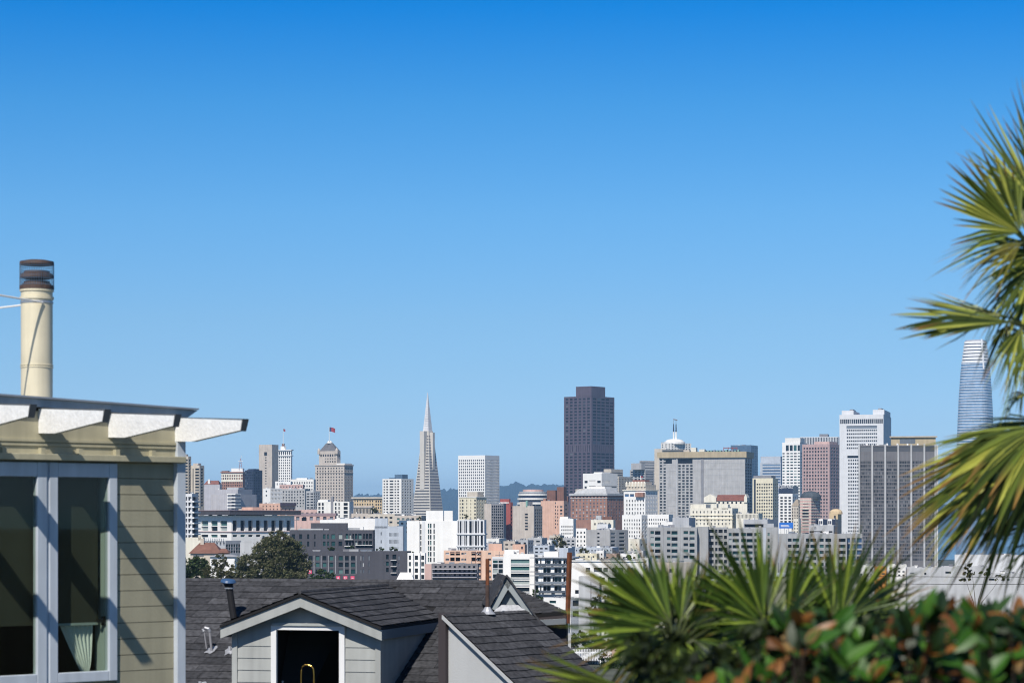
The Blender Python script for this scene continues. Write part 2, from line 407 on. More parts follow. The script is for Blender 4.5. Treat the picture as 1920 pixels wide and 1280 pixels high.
# --- stepped grey tower
b=bld('stepped_tower','grey granite tower whose left side descends in steps','office tower',3200,1199,1199.5,1240,863,'concrete',right=[Fd([(.02,.98)],Rr(866,5.2,1.6,12),'g',.3)],left=[],a=60)
b=bld('stepped_tower','low stepped wing of granite tower with square windows','office tower',3150,1181,1210,1226,880,'concrete',left=[Fd(Cc(4,.6),Rr(883,4.6,2.5,8),'d',.5)],right=[Fd([(.03,.97)],Rr(883,4.6,1.8,8),'g',.3)],a=40)
fbox(b,0,.32,.98,868,880,-.01,'concrete','setback',inset=-8)
b=bld('office_block','taupe office tower behind white terraced block','office tower',3000,1132,1146,1168,879,'beige',right=[Fd([(.02,.98)],Rr(885,4,1.6,10),'g',.3)],left=[Fd([(.05,.95)],Rr(885,4,1.6,10),'g',.3)],a=35)
bld('office_block','pale brown block with fine window lines between brick hotel and stepped tower','office block',2700,1150,1160,1186,893,'beige',right=[Fd(Cc(9,.5),Rr(897,4.4,2.2,9),'g',.4)],left=[Fd(Cc(3,.5),Rr(897,4.4,2.2,9),'g',.4)],a=30)
# --- dark blue tower, red scaffold
b=bld('glass_block','dark slate blue glass tower behind concrete hotel slab','office tower',3400,1370,1408,1421,834,'steelblue',left=[Fd(Cc(10,.5),Rr(838,5,2.2,12),'b',.3)],right=[Fd(Cc(4,.5),Rr(838,5,2.2,12),'b',.3)],a=20)
clutter(b,5,2)
t=thing('steel_frame','open red steel frame of an unfinished tower top','construction frame',P(1357,850,3000))
for i in range(7): MB().tube([((i-3)*5.5,0,-20),((i-3)*5.5,0,(4 if i<3 else 8))],.45,5).build('post','redpaint',t)
for z in (0,3.5,7): MB().tube([(-16.5 if z<4 else 0,0,z),(16.5,0,z)],.5,5).build('beam','redpaint',t)
# --- blue banded office, white tower, striped tower, pink tower
b=bld('banded_tower','hazy blue grey office tower with horizontal glass bands','office tower',3300,1425,1464,1470,867,'bluegrey',left=[Fd([(.12,.98)],Rr(870,5.4,2.8,16),'b',.3)],a=18)
top(b,.02,.98,.05,.9,855,'bluegrey','penthouse')
b=bld('striped_tower','tower with vertical dark and light stripes behind pink tower','office tower',3200,1500,1572,1576,818.5,'chalk',left=[Fd(Cc(24,.55),[(819.5,838)],'d',.6)],a=12)
top(b,.5,.72,.1,.6,813,'midgrey','cooling_plant')
b=bld('white_tower','white office tower with sloping green glass top storey','office tower',3000,1466.5,1500,1513,829,'white',left=[Fd(Cc(4,.75,.18,1.06),[(834,845)],'t',.4),Fd([(.02,.14)]+Cc(4,.72,.22,1.05),Rr(848.5,5.5,2.4,18),'t',.6)],right=[Fd(Cc(3,.7),Rr(848.5,5.5,2.4,14),'t',.6)],a=20)
top(b,.14,1.,.05,.7,820.5,'offwhite','roof_screen')
b=bld('pink_tower','rose granite tower with grid of square windows and dim right flank','office tower',2800,1504,1555.5,1577,832,'rose',left=[Fd(Cc(9,.56,.03,.95),Rr(838,6.4,3.8,21),'g',.7)],right=[Fd(Cc(4,.8,.08,.97),Rr(838,6.4,3.6,21),'d',.6)],a=27)
t=top(b,.4,1.05-.1,.1,.8,827,'pink','roof_block'); 
# --- tall white hotel with notched top
b=bld('white_hotel','tall white hotel tower with two roof stubs and dark glass band near its top','hotel',2500,1574,1656.5,1671,776.5,'chalk',
  left=[Fd(Cc(22,.72,.01,.99),[(785,793.5)],'d',.5),Fd([(.16,.855)],[(797.5,803)],'w',.6),Fd(Cc(16,.66,.16,.86),Rr(804.5,6.65,3.2,6),'d',.9),Fd([(.18,.86)],[(853.5,858)],'d',.5),Fd(Cc(13,.6,.19,.855),Rr(860.5,6.65,3.4,21),'d',.9)],a=14)
top(b,.03,.30,.1,.8,768,'chalk','roof_stub'); top(b,.74,1.,.1,.9,767,'chalk','roof_stub'); top(b,.19,.27,.2,.5,765,'midgrey','vent_hood'); top(b,.84,.92,.2,.5,763.5,'midgrey','vent_hood')
# --- left: hotel with blank end wall plus white grid tower
b=bld('blank_tower','warm grey blank walled tower slab with one column of small windows','apartment tower',2800,485.5,510,522,833,'stone',left=[Fd([(.47,.58)],Rr(856.5,4.9,1.9,11),'d',.5),Fd([(.4,.62)],[(847,854)],'d',.6)],a=25)
b=bld('grid_block','white gridded hotel tower beside blank grey slab','hotel',2900,517.5,545.5,548,844,'white',left=[Fd(Cc(7,.55,.02,.98),[(846,852.5)],'d',.6),Fd(Cc(7,.52,.02,.98),Rr(856,4.9,2.7,10),'d',.5)],right=[Fd([(.3,.7)],Rr(848,4.9,2.2,12),'a',.5)],a=20)
band(b,842.5,844.4,1.2,'chalk'); band(b,853.2,854.6,1,'chalk')
top(b,.3,.62,.1,.6,836,'white','turret'); top(b,.38,.54,.2,.5,831,'terracotta','turret_roof')
pole_flag(531,832,803,2900,(4,4.5),'white roof flagpole with tiny dark flag above white grid hotel')
# --- hill top hotel of brick and white, dark tower, maroon roof
b=bld('brick_hotel','ornate hotel with white upper storeys over red brick','hotel',2650,415,455,460,885,'brick',left=[Fd(Cc(9,.5,.03,.97),Rr(890,5.2,3,2),'d',.6),Fd(Cc(11,.5,.03,.97),Rr(903,5.2,3,5),'d',.6)],a=18,roof='maroonroof')
for y0,y1 in ((886.5,889.8),(893.2,895),(898.4,902.6)): fbox(b,0,.0,1.,y0,y1,.12,'ivory','white_course')
for i in range(9): fbox(b,0,.02+i*.107,.062+i*.107,889.81,898.39,.1,'ivory','white_pier')
band(b,884,886,1,'brick'); top(b,.46,1.,.05,.6,877.5,'white','penthouse'); top(b,.0,.3,.1,.7,882,'terracotta','roof_turret')
t=thing('radio_mast','short red and white lattice mast on brick hotel roof','mast',P(451,878,2650))
MB().tube([(-1.6,0,-1),(-.2,0,11)],.2,4).tube([(1.6,0,-1),(.2,0,11)],.2,4).tube([(-1.3,0,3),(1.3,0,3)],.2,4).tube([(-1.,0,6),(1.,0,6)],.2,4).build('lattice','redpaint',t)
MB().tube([(-2.5,0,8),(2.5,0,8)],.3,5).tube([(0,0,10),(1.2,0,14)],.2,4).build('aerial','white',t)
b=bld('navy_tower','dark navy glass tower right of brick hotel','office tower',2600,459,475,492,881,'navy',left=[Fd(Cc(5,.7),Rr(884,5,2.6,12),'d',.3)],right=[Fd(Cc(4,.6),Rr(884,5,2.6,12),'d',.3)],a=40)
top(b,.3,.95,.1,.7,878.5,'navy','roof_screen')
b=bld('maroon_roofed_block','old block with maroon mansard roof left of brick hotel','apartment block',2500,383,410,416,907,'offwhite',left=[Fd(Cc(7,.4),Rr(910,4,2,3),'a',.4)],a=20)
mb=MB(); w,d=b.wL,b.wR; z=b.H-.3; h=9*b.k*.8; mb.prism([Vector((-w*1.01,-.5,z)),Vector((.5,-.5,z)),Vector((-w*.12,d*.45,z+h)),Vector((-w*.9,d*.45,z+h))],(0,.6,0)); mb.quad((-w*.9,d*.45+.6,z+h),(-w*.12,d*.45+.6,z+h),(0,d,z),(-w,d,z)); mb.build('mansard','maroonroof',b.root)
top(b,.25,.4,.0,.1,898,'offwhite','chimney')
# --- pale lilac blind blocks
b=bld('blind_block','plain pale lilac block with a thin dark roof line','office block',2200,383,412,416,908,'lavender',a=22)
b=bld('blind_block','tall lilac windowless block behind balcony stack','office block',2000,403,446,473,917,'lavender',a=24); top(b,.4,.9,.2,.6,913,'grey','plant_block')
b=bld('blind_block','blank grey lilac slab with white zigzag balcony corner','office block',1900,396,440,481,926,'lavender',a=28)
for i in range(6):
    y=925+i*6.2
    mb=MB(); z=b.Z(y+2); h=2*b.k; mb.prism([Vector((-6,-1.9,z)),Vector((2.2,-2.2,z)),Vector((1.9,6,z)),Vector((0.003,6,z)),Vector((.003,-.003,z)),Vector((-6,-.003,z))],(0,0,h)); mb.build('balcony','white',b.root)
    fbox(b,0,.88,.99,y+2.2,y+4.6,.3,'navy','balcony_window')
# --- art deco hotel with peaked roof and flag
b=bld('deco_hotel','stone coloured hotel tower with peaked crown and flag','hotel',2700,591,645.5,662,872,'stone',left=[Fd(Cc(10,.42,.03,.97),Rr(876,5.5,2.8,14),'d',.4)],right=[Fd(Cc(5,.42,.05,.95),Rr(876,5.5,2.8,14),'d',.4)],a=27)
band(b,870.6,872.6,.7,'stone'); band(b,885,886,.4,'stone')
b2=bld('deco_crown','upper crown of stone hotel with steep grey roof','hotel',2706,598,632,638.5,845,'stone',left=[Fd(Cc(7,.6,.05,.95),[(851,855.5)],'d',.6),Fd(Cc(5,.5,.3,.95),[(858.5,860.5),(863.5,866.5)],'a',.5)],right=[Fd(Cc(2,.6,.05,.95),[(851,855.5)],'d',.6)],a=27)
crown_parent=b
def reparent_crown():
    r=b2.root
    for ch in list(r.children):
        m=r.matrix_basis.copy(); ch.parent=b.root; ch.matrix_basis=b.root.matrix_basis.inverted()@m@ch.matrix_basis
    bpy.data.objects.remove(r)
w,d=b2.wL,b2.wR; z=b2.H-.4; h=(845-829.5)*b2.k
mb=MB(); n=0; base=[(-w,0),(0,0),(0,d),(-w,d)]; tp_=[(-w*.66,d*.3),(-w*.34,d*.3),(-w*.34,d*.7),(-w*.66,d*.7)]
for i in range(4):
    j=(i+1)%4; mb.quad((*base[i],z),(*base[j],z),(*tp_[j],z+h),(*tp_[i],z+h))
mb.quad(*[(x,y,z+h) for x,y in tp_]); mb.build('peaked_roof','slate_wall',b2.root)
MB().lathe([(3,z+h-.4),(3.2,z+h+1),(1.6,z+h+2.6),(.3,z+h+3)],(-w*.5,d*.5,0),10).build('lantern','offwhite',b2.root)
for x in (-w,-w*.02):
    for y in (0,): MB().lathe([(1.7,z-3),(1.7,z+1.5),(.2,z+4)],(x,y,0),8).build('corner_pinnacle','stone',b2.root)
reparent_crown()
top(b,.72,1.,.05,.9,868,'offwhite','roof_lantern')
pole_flag(617.3,829,800,2712,(11,8),'tall white flagpole with striped flag on peaked stone hotel',r=.3)
# --- mid tower left of the pyramid and long ochre building
b=bld('grey_apartment_tower','light grey apartment tower with small roof cabin left of pyramid skyscraper','apartment tower',2400,717,752.5,775.5,897,'offwhite',left=[Fd([(.06,.13),(.2,.3),(.38,.58),(.64,.72),(.78,.88)],Rr(900,5.3,2.6,15),'d',.5)],right=[Fd(Cc(4,.5,.03,.85),Rr(900,5.3,2.4,15),'d',.4)],a=33)
top(b,.55,.95,.15,.6,889,'steelblue','roof_cabin'); top(b,.3,.6,.1,.5,895,'steelblue','roof_deck'); fbox(b,0,.73,.76,897,968,.5,'white','pilaster'); fbox(b,0,.895,.93,897,968,.5,'white','pilaster')
b=bld('ochre_block','long sandy yellow block with projecting cornice and red windows','apartment block',2450,662.5,716,722,934,'sand',left=[Fd(Cc(8,.5,.02,.72),Rr(937.5,6,3.2,5),'a',.5),Fd(Cc(3,.6,.76,1.),Rr(938,6,3.4,5),'a',.5)],a=15)
band(b,931.5,934.2,1.6,'beige')
b=bld('colonnade_block','grey portico with row of columns before sandy yellow block','colonnade',2350,663,697,700,949,'beige',left=[Fd(Cc(12,.6,.03,.97),[(953,964)],'d',1.5)],a=15); band(b,948,951,.8,'stone')
# --- twin towers at the left edge, balcony slab
for (L,M,R,tp,lb) in ((335,353,358.5,855,'left twin tower with stacked dark window bays, partly hidden by the near house'),(358,374,383,872,'right twin tower, shorter, with stacked dark window bays')):
    b=bld('twin_tower',lb,'apartment tower',1900,L,M,R,tp,'beige',left=[Fd([(.5,.95)],Rr(tp+5.5,5.6,3.6,13),'d',.5),Fd([(.2,.3)],[(tp+6,tp+62)],'d',.5)],right=[Fd([(.3,.75)],Rr(tp+5.5,5.6,4,13),'d',.4)],a=24)
    top(b,.15,.75,.2,.8,tp-4,'stone','roof_cabin')
# ================================================================ MIDDLE DISTANCE
# --- concrete hotel slab with ochre crown band, round-topped white tower with masts
b=bld('cream_tower','plain cream tower with curved white top floors and twin masts','office tower',2450,1227,1249,1262,841,'beige',left=[Fd(Cc(1,.5,.45,.7),Rr(862,5.6,3,20),'d',.4)],a=20)
b=bld('crown_block','round shouldered white crown block under twin masts','office tower',2480,1239,1258,1296,830,'offwhite',left=[Fd(Cc(3,.4),Rr(832,4,2,4),'d',.5)],right=[Fd(Cc(7,.5,.02,.98),Rr(831.5,4.5,2.2,3),'d',.5)],a=55)
top(b,.0,.5,.02,.14,828,'grey','plant_block'); 
w,d=b.wL,b.wR
MB().lathe([(11,b.H-1),(11,b.H+1.2),(9,b.H+2.2),(8.6,b.H+3.2),(5,b.H+4.2),(.1,b.H+4.3)],(-w*.45,d*.4,0),20).build('drum','white',b.root)
t=thing('mast','pair of slim white and dark masts on the rounded tower top','mast',P(1266.5,823,2480)+Vector((0,12,0)))
for x in (-1.1,1.4):
    MB().tube([(x,0,-4),(x,0,8)],[1.0,.8],6).build('lower_pole','offwhite',t); MB().tube([(x,0,8.002),(x,0,16)],[.8,.5],6).build('upper_pole','navy',t)
    MB().tube([(x,0,16),(x,0,20)],.25,5).build('tip','metal',t)
MB().tube([(-1.5,0,21),(2.8,0,20)],.6,5).build('aerial','midgrey',t)
b=bld('concrete_hotel','wide raw concrete hotel slab with ochre band round its roof','hotel',2300,1236,1397,1410,857,'concrete',
  left=[Fd(Cc(2,.62,.0,.085),Rr(859,5.65,3.4,20),'a',.5),Fd([(.075,.15),(.22,.39)],[(859,868)],'d',.5),Fd(Cc(4,.62,.215,.40),Rr(870.5,5.65,3.6,20),'a',.6)],right=[Fd(Cc(3,.7),[(858,866)],'d',.5),Fd(Cc(3,.75),Rr(868,5.65,3.7,18),'d',.9)],a=15)
band(b,846,857.2,1.6,'ochre','crown_band'); 
fbox(b,0,.20,.215,857.5,975,.6,'grey','pier'); fbox(b,0,.49,.52,857.5,975,-.4,'midgrey','joint',inset=-.4-.01)
for y in range(867,972,11): fbox(b,0,.525,.992,y,y+.5,.12,'palegrey','pour_joint'); fbox(b,0,.09,.2,y+3,y+3.5,.12,'palegrey','pour_joint')
for c in (.55,.63,.71,.79,.87,.95): fbox(b,0,c,c+.006,868,972,.2,'palegrey','rib')
mb=MB(); w,d=b.wL,b.wR
top(b,.02,.34,.15,.9,842,'beige','penthouse'); top(b,.02,.27,.1,.9,840.8,'palegrey','penthouse_roof',ybase=842); top(b,.37,.43,.0,.2,838,'ivory','stair_head'); top(b,.46,.52,.1,.3,841,'ivory','stair_head')
for i in range(12): top(b,.5+i*.035,.52+i*.035,.3,.5,843.5-random.random()*2,'verdigris' if i%3 else 'metal','roof_vent')
# --- cream tower, sign tower, ornate pink tower
b=bld('cream_office','pale cream office tower with square windows and dark flat roof','office tower',2200,1411,1449,1459,896,'cream',left=[Fd(Cc(7,.6,.18,1.),Rr(906,6,3.1,11),'a',.6),Fd([(.06,.16)],[(898,975)],'d',.4)],right=[Fd(Cc(3,.5),Rr(906,6,3.1,11),'a',.4)],a=20)
top(b,.02,.9,.1,.9,891,'midgrey','roof_screen')
b=bld('sign_tower','narrow white tower with dark signboard top','office tower',2300,1460,1486,1497,925,'white',left=[Fd(Cc(3,.62,.06,.94),Rr(931,5.6,3.3,9),'d',.8)],right=[Fd(Cc(3,.5),Rr(931,5.6,3.3,9),'a',.4)],a=20)
top(b,.0,1.,.0,1.,910.5,'navy','sign_band',ybase=924.5)
cu=bpy.data.curves.new('lettering','FONT'); cu.body='EQUITABLE'; cu.size=4.6; cu.align_x='CENTER'; cu.extrude=.05; cu.materials.append(MATS['paint_white'])
o=text_mesh(cu,b.root); o.location=(-b.wL*.5,-.12,b.Z(914.6)); o.rotation_euler=(pi/2,0,0); o.scale=(.62,1,1)
b=bld('ornate_tower','pink and white striped tower with dark domed roof','office tower',1900,1500,1521,1538,933,'pink',left=[Fd([(.25,.75)],Rr(942,5.6,2.8,2),'d',.5),Fd([(.2,.78)],Rr(954,6.2,4,8),'d',.5)],right=[Fd(Cc(4,.35),Rr(940,4.5,2.6,13),'a',.4)],a=33)
for i in range(11): band(b,936+i*5.6,937.4+i*5.6,.25,'ivory','stone_course')
w,d=b.wL,b.wR; H=b.H
MB().lathe([(8,H-1),(8,H+1.2),(7.4,H+2.6),(5.5,H+4.4),(2,H+5.4),(.1,H+5.6)],(-w*.45,d*.5,0),14).build('dome','dome_slate',b.root)
b=bld('gabled_block','tan stone block with steep copper green roof beside striped tower','office block',1950,1484,1497,1507,947,'beige',left=[Fd(Cc(3,.4),Rr(952,6,4,7),'d',.5)],right=[Fd(Cc(2,.4),Rr(952,6,4,7),'a',.4)],a=30)
w,d=b.wL,b.wR; z=b.H-.3; h=12*b.k; mb=MB(); mb.prism([Vector((-w,-.3,z)),Vector((.3,-.3,z)),Vector((.3,-.3,z+h*.2)),Vector((-.5,-.3,z+h)),Vector((-w*.3,-.3,z+h))],(0,d,0)); mb.build('steep_roof','tan',b.root)
b=bld('white_loft','small ivory block at the foot of the tan gabled block','apartment block',1700,1488,1497,1502,972,'ivory',left=[Fd(Cc(2,.4),Rr(977,6,3,4),'a',.4)],a=25)
# --- slab with white piers, ochre penthouse
b=bld('pier_slab','broad dark office slab with tall white vertical piers','office building',1300,1609.5,1756,1830,834,'slate_wall',
  left=[Fd([(c0+1/36,c0+1/6-.006) for c0 in [i/6 for i in range(6)]],[(836,846)],'g',.3)]+
  [Fd([(i/6+1/36+j*(1/6-1/36-.006)/6+.001, i/6+1/36+(j+1)*(1/6-1/36-.006)/6-.0035) for i in range(6) for j in range(6)],Rr(864,6.75,4.4,28),'g',.15)],
  right=[Fd(Cc(10,.8),Rr(864,6.75,4.4,24),'g',.15)],a=8,maxpart=100)
b.Zs=0
for i in range(7): fbox(b,0,i/6 if i<6 else 1-.026,i/6+.022 if i<6 else 1.,832,1062,1.1,'palegrey','pier')
for i in range(10): fbox(b,1,i/10+.02,i/10+.035,834,1062,.8,'chalk','pier')
top(b,.42,.99,.08,.9,818.5,'ochre','penthouse'); fbox(b,0,.53,.72,822,834,.01,'slab_glass','penthouse_window',inset=-b.wR*.08+.06) if False else None
w,d=b.wL,b.wR; MB().box(-w*.47,-w*.27,d*.08-.05,d*.08-.003,b.Z(831),b.Z(822.5)).build('penthouse_window','slab_glass',b.root)
MB().box(-w*.6,.4,d*.08-.9,d*.08-.004,b.Z(819.5),b.Z(817)).build('roof_edge','tan',b.root)
for i in range(6): top(b,.1+i*.13,.12+i*.13,.02,.05,832-random.random()*2,'white','roof_vent')
# --- cream tower in front of the white grid tower and its neighbours
b=bld('cream_tower','pale yellow tower with penthouse in front of white grid tower','apartment tower',2000,861,893,912,931.5,'cream',left=[Fd([(.03,.08),(.16,.25),(.42,.47),(.66,.7),(.88,.97)],Rr(936,6.5,3.6,8),'d',.4)],right=[Fd(Cc(4,.35),Rr(936,6.5,3.6,8),'a',.3)],a=33)
top(b,.35,.95,.2,.8,921.5,'beige','penthouse'); band(b,930.4,932,.5,'offwhite')
b=bld('tan_block','plain tan party wall block right of pale yellow tower','apartment block',1950,908,921,926,944,'stone',a=25)
b=bld('balcony_block','grey block with dense grid of dark balcony openings','apartment block',1850,921,944,949,944,'midgrey',left=[Fd(Cc(6,.72,.02,.98),Rr(947,5.2,3.8,12),'d',.8)],a=20)
b=bld('red_block','bright red painted block with dark right side','apartment block',1870,937,957,961.5,941,'redpaint',right=[Fd(Cc(1,.6),Rr(950,7,4,7),'a',.4)],a=35)
top(b,.0,.85,.1,.7,935,'redpaint','sign_parapet'); 
for i in range(7): MB().box(-b.wL*(.95-i*.12),-b.wL*(.87-i*.12),-.5,-.004,b.Z(943.3),b.Z(940.8)).build('sign_mark','white',b.root)
b=bld('sage_block','pale sage grey block with one window column and gridded right side','apartment block',1800,961,1001,1017,948,'stone',left=[Fd([(.58,.72)],Rr(962,5.6,3.4,6),'d',.5)],right=[Fd(Cc(4,.75,.1,.98),Rr(954,5.8,3.8,9),'d',.8)],a=25)
top(b,.3,.7,.1,.6,940,'stone','penthouse'); top(b,.62,.7,.0,.1,938,'verdigris','water_tank')
# round white & dark banded building
t=thing('round_block','low round building with stacked white bands and dark glass','office building',(P(1000,950,2200).x,2215,ground(2200)-3)); z0=ground(2200)-3; k=2200/FL
Zr=lambda y:(HY-y)*k-z0
MB().lathe([(13.5,0),(13.5,Zr(924))],(0,0,0),28).build('glass_drum','navy',t)
for y0,y1,r in ((925,928.5,14),(933,936.5,14.6),(941,945,15)): MB().lathe([(r,Zr(y1)),(r,Zr(y0))],(0,0,0),28).build('white_band','offwhite',t)
MB().lathe([(9.5,Zr(925)),(9.5,Zr(917))],(0,0,0),24).build('roof_drum','pink',t); MB().lathe([(13,Zr(924)),(13,Zr(921))],(0,0,0),28).build('roof_edge','palegrey',t)
# pink block with brick towers
b=bld('salmon_block','salmon pink block with two terracotta stair towers','apartment block',2100,1014,1057,1066,938.5,'salmon',left=[Fd([(.62,.66)],Rr(941,6.5,3.5,8),'a',.4),Fd([(.72,.76),(.84,.94)],Rr(948,6.5,3.5,6),'d',.4)],right=[Fd(Cc(1,.4),Rr(945,8,3,4),'a',.3)],a=22,wallR='brick')
top(b,.22,.6,.2,.8,918.5,'terracotta','stair_tower'); top(b,.68,.98,.1,.7,912.5,'terracotta','stair_tower'); top(b,.08,.2,.1,.6,934,'brick','roof_turret'); top(b,.7,1.02,.75,.98,930,'terracotta','tiled_roof')
# white terraced block on the dark tower's foot
b=bld('terraced_block','clean white stepped block at the foot of dark plum tower','office block',2300,1093,1128,1158,887,'white',left=[Fd([(.08,.25),(.76,.95)],[(900.5,905),(911,915)],'d',.7),Fd([(.32,.68)],[(900,901),(910,911)],'d',.4)],right=[Fd(Cc(7,.35,.03,.55),[(900,906)],'d',.4),Fd([(.03,.97)],[(910.5,913)],'d',.8)],a=35)
top(b,.5,.95,.1,.6,884.5,'white','roof_block')
# brick hotel
b=bld('brick_block','wide red brick hotel with grey mansard attic','hotel',2000,1070,1138,1170,926,'brick',left=[Fd(Cc(10,.5,.02,.98),[(929.5,932)],'d',.5),Fd(Cc(10,.42,.02,.98),Rr(935.5,5.9,3.2,7),'w',.2)],right=[Fd(Cc(6,.4,.03,.97),Rr(935.5,5.9,3.2,7),'w',.2)],a=33)
band(b,924.5,928.4,1,'palegrey'); band(b,932.6,933.8,.4,'palegrey','string_course')
w,d=b.wL,b.wR; z=b.H-.2; h=11*b.k; mb=MB(); bs=[(-w*.96,1),(-1,1),(-1,d*.9),(-w*.96,d*.9)]; tp_=[(-w*.85,5),(-4,5),(-4,d*.7),(-w*.85,d*.7)]
for i in range(4):
    j=(i+1)%4; mb.quad((*bs[i],z),(*bs[j],z),(*tp_[j],z+h),(*tp_[i],z+h))
mb.quad(*[(x,y,z+h) for x,y in tp_]); mb.build('mansard','palegrey',b.root); top(b,.3,.8,.3,.7,911,'offwhite','roof_block'); top(b,.06,.3,.15,.4,916,'stone','roof_block')
# white tower with ornate crown and wings
b=bld('white_deco_tower','bright white stepped tower with ornate tan crown','apartment tower',1700,1169.5,1210,1233,919,'white',left=[Fd(Cc(4,.8,.02,.98),[(925.5,930.5)],'b',.5),Fd(Cc(7,.4,.08,.97),Rr(936.5,7.6,4.2,6),'a',.4)],right=[Fd(Cc(7,.3,.04,.96),Rr(922,7.6,5,8),'g',.3)],a=33)
top(b,.08,.98,.06,.9,908,'beige','crown_storey'); top(b,.2,.9,.15,.7,902,'stone','crown_attic',ybase=908.3); top(b,.28,.85,.22,.6,899,'maroonroof','tiled_roof',ybase=902.3)
for i in range(7): 
    x=-b.wL*(.06+.14*i); MB().lathe([(.8,b.Z(912)),(.8,b.Z(905)),(.1,b.Z(902))],(x,.9,0),6).build('pinnacle','ivory',b.root)
fbox(b,0,.6,.98,923,931,2.2,'brick','oriel'); band(b,917.6,919.4,.7,'ivory')
pole_flag(1201,900,891,1720,(4,3),'short pole with red and white flag over ornate white tower crown')
b=bld('white_wing','white lower wing standing before the ornate white tower','apartment block',1600,1166.5,1203,1214,965,'white',left=[Fd(Cc(7,.42,.07,.95),Rr(973,7.4,4,6),'a',.4)],right=[Fd(Cc(2,.4),Rr(973,7.4,4,6),'g',.3)],a=28)
b=bld('white_wing','low white annexe with two window rows right of ornate white tower','apartment block',1650,1205,1254,1262,964,'white',left=[Fd(Cc(11,.42,.05,.97),Rr(972,7,3.8,2),'a',.4)],a=15)
b=bld('cream_block','cream lower storeys under the white wing','apartment block',1500,1177,1199,1216,1010,'ivory',left=[Fd([(.25,.32),(.7,.77)],[(1019,1023),(1027,1031)],'a',.3)],right=[Fd(Cc(2,.3),[(1019,1023)],'a',.3)],a=25)
# ornate cream hotel with red roof
b=bld('cream_hotel','ornate cream hotel with rows of arched windows','hotel',1600,1294,1373,1384,952,'ivory',left=[Fd(Cc(11,.3,.03,.98),Rr(957.5,7.4,4,4),'a',.4)],right=[Fd(Cc(2,.4),Rr(957.5,7.4,4,4),'g',.3)],a=15)
for y in (965,972): band(b,y,y+1,.5,'cream','string_course')
top(b,.0,.37,.05,.8,944.5,'ivory','attic'); top(b,.55,.63,.0,.3,944,'ivory','dormer'); top(b,.75,.9,.0,.3,945,'ivory','dormer')
b2=bld('gabled_hall','cream hall with long maroon pitched roof','hall',1640,1320,1401,1402,938,'ivory',left=[Fd(Cc(6,.4,.3,.9),[(940,944)],'d',.4)],a=12)
w,d=b2.wL,b2.wR; z=b2.H-.2; h=13*b2.k; d=16
mb=MB(); mb.prism([Vector((-w*.72,-.5,z)),Vector((-w*.72,d*.5,z+h*.9)),Vector((-w*.72,d,z))],(w*.66,0,0)); mb.build('pitched_roof','maroonroof',b2.root)
for x0,x1 in ((-w,-w*.715),(-w*.07,0)):
    mb=MB(); mb.prism([Vector((x0,-.9,z-1)),Vector((x1,-.9,z-1)),Vector((x1,-.9,z+h*.5)),Vector(((x0+x1)/2,-.9,z+h)),Vector((x0,-.9,z+h*.5))],(0,d*.9,0)); mb.build('gable','ivory',b2.root)
b=bld('balustrade_block','low cream block with balustraded roof right of cream hotel','apartment block',1580,1380,1422,1430,962,'ivory',left=[Fd(Cc(16,.4,.02,.98),[(964,971)],'a',.4)],a=12)
# ================================================================ NEARER CITY
def gl(b,face,c0,c1,y0,y1,m='glass_t',name='glazing',proj=.05):
    return fbox(b,face,c0,c1,y0,y1,proj,m,name)
# --- big grey apartment complex on the right
def cplx(lb,L,M,R,tp,colsets,D,n,y0,rightw=None,a=6):
    b=bld('grey_apartments',lb,'apartment block',D,L,M,R,tp,'aptgrey',left=[Fd(c,Rr(y0,11.4,hh*1.18,n),g,dd) for c,hh,g,dd in colsets],right=[],a=a,dep=16)
    return b
pc=lambda lo,hi,w:[(lo,lo+(hi-lo)*.36),(lo+(hi-lo)*.46,hi)]
c1=[(.07,.14),(.16,.27),(.40,.47),(.49,.61),(.73,.82),(.85,.95)]
b=cplx('left block of grey apartments with recessed balconies',1213,1307,1309,988,[(c1[0::2],4.6,'t',.3),(c1[1::2],5.8,'t',1.1)],1000,5,995)
for c in (.05,.335,.665): fbox(b,0,c-.004,c+.004,989,1052,.03,'midgrey','drain_line')
clutter(b,6,5)
b=cplx('narrow blank section of grey apartments between window blocks',1306.5,1328,1330,987,[],1004,0,995)
b=cplx('glassy bay section of grey apartments with narrow windows',1328,1364,1366,988,[([(.05,.28),(.36,.48),(.53,.75),(.82,.97)],5.6,'d',.5)],1010,7,992)
b=cplx('middle block of grey apartments with paired window columns',1364,1420,1421,990,[([(.04,.14),(.46,.62),(.9,.99)],5,'t',.4),([(.17,.38),(.64,.84)],5.2,'t',1)],1000,7,998.5)
b=cplx('tall plain stair section of grey apartments',1420,1458.5,1460,988,[([(.02,.16),(.5,.6)],4.8,'t',.3)],1006,7,998.5)
fbox(b,0,.28,.42,989,1075,.04,'bluegrey','panel'); top(b,.3,.8,.1,.6,981,'grey','stair_head')
b=cplx('right block of grey apartments seen over palm leaves',1460,1588,1590,1000.5,[([(.135,.19),(.40,.45),(.60,.66)],5,'t',.4),([(.205,.3),(.465,.55),(.685,.77),(.88,.98)],5.4,'t',1)],990,6,1009)
for c in (.12,.365,.59): fbox(b,0,c-.003,c+.003,1001,1070,.03,'midgrey','drain_line')
clutter(b,7,5)
b=cplx('grey apartment corner tower with blue glass bays',1577,1617,1625,1000,[([(.3,.42),(.5,.68),(.74,.97)],7,'b',.5)],994,5,1008)
b=bld('plant_house','grey rooftop plant house above left grey apartments','roof house',1030,1261,1292,1304,970,'grey',a=20); clutter(b,3,3)
b=bld('plant_house','grey plant house with dark open base over middle grey apartments','roof house',1040,1394,1439,1459,973,'grey',left=[Fd([(.03,.97)],[(982,988)],'d',1)],right=[Fd([(.05,.95)],[(974,983)],'d',1)],a=24)
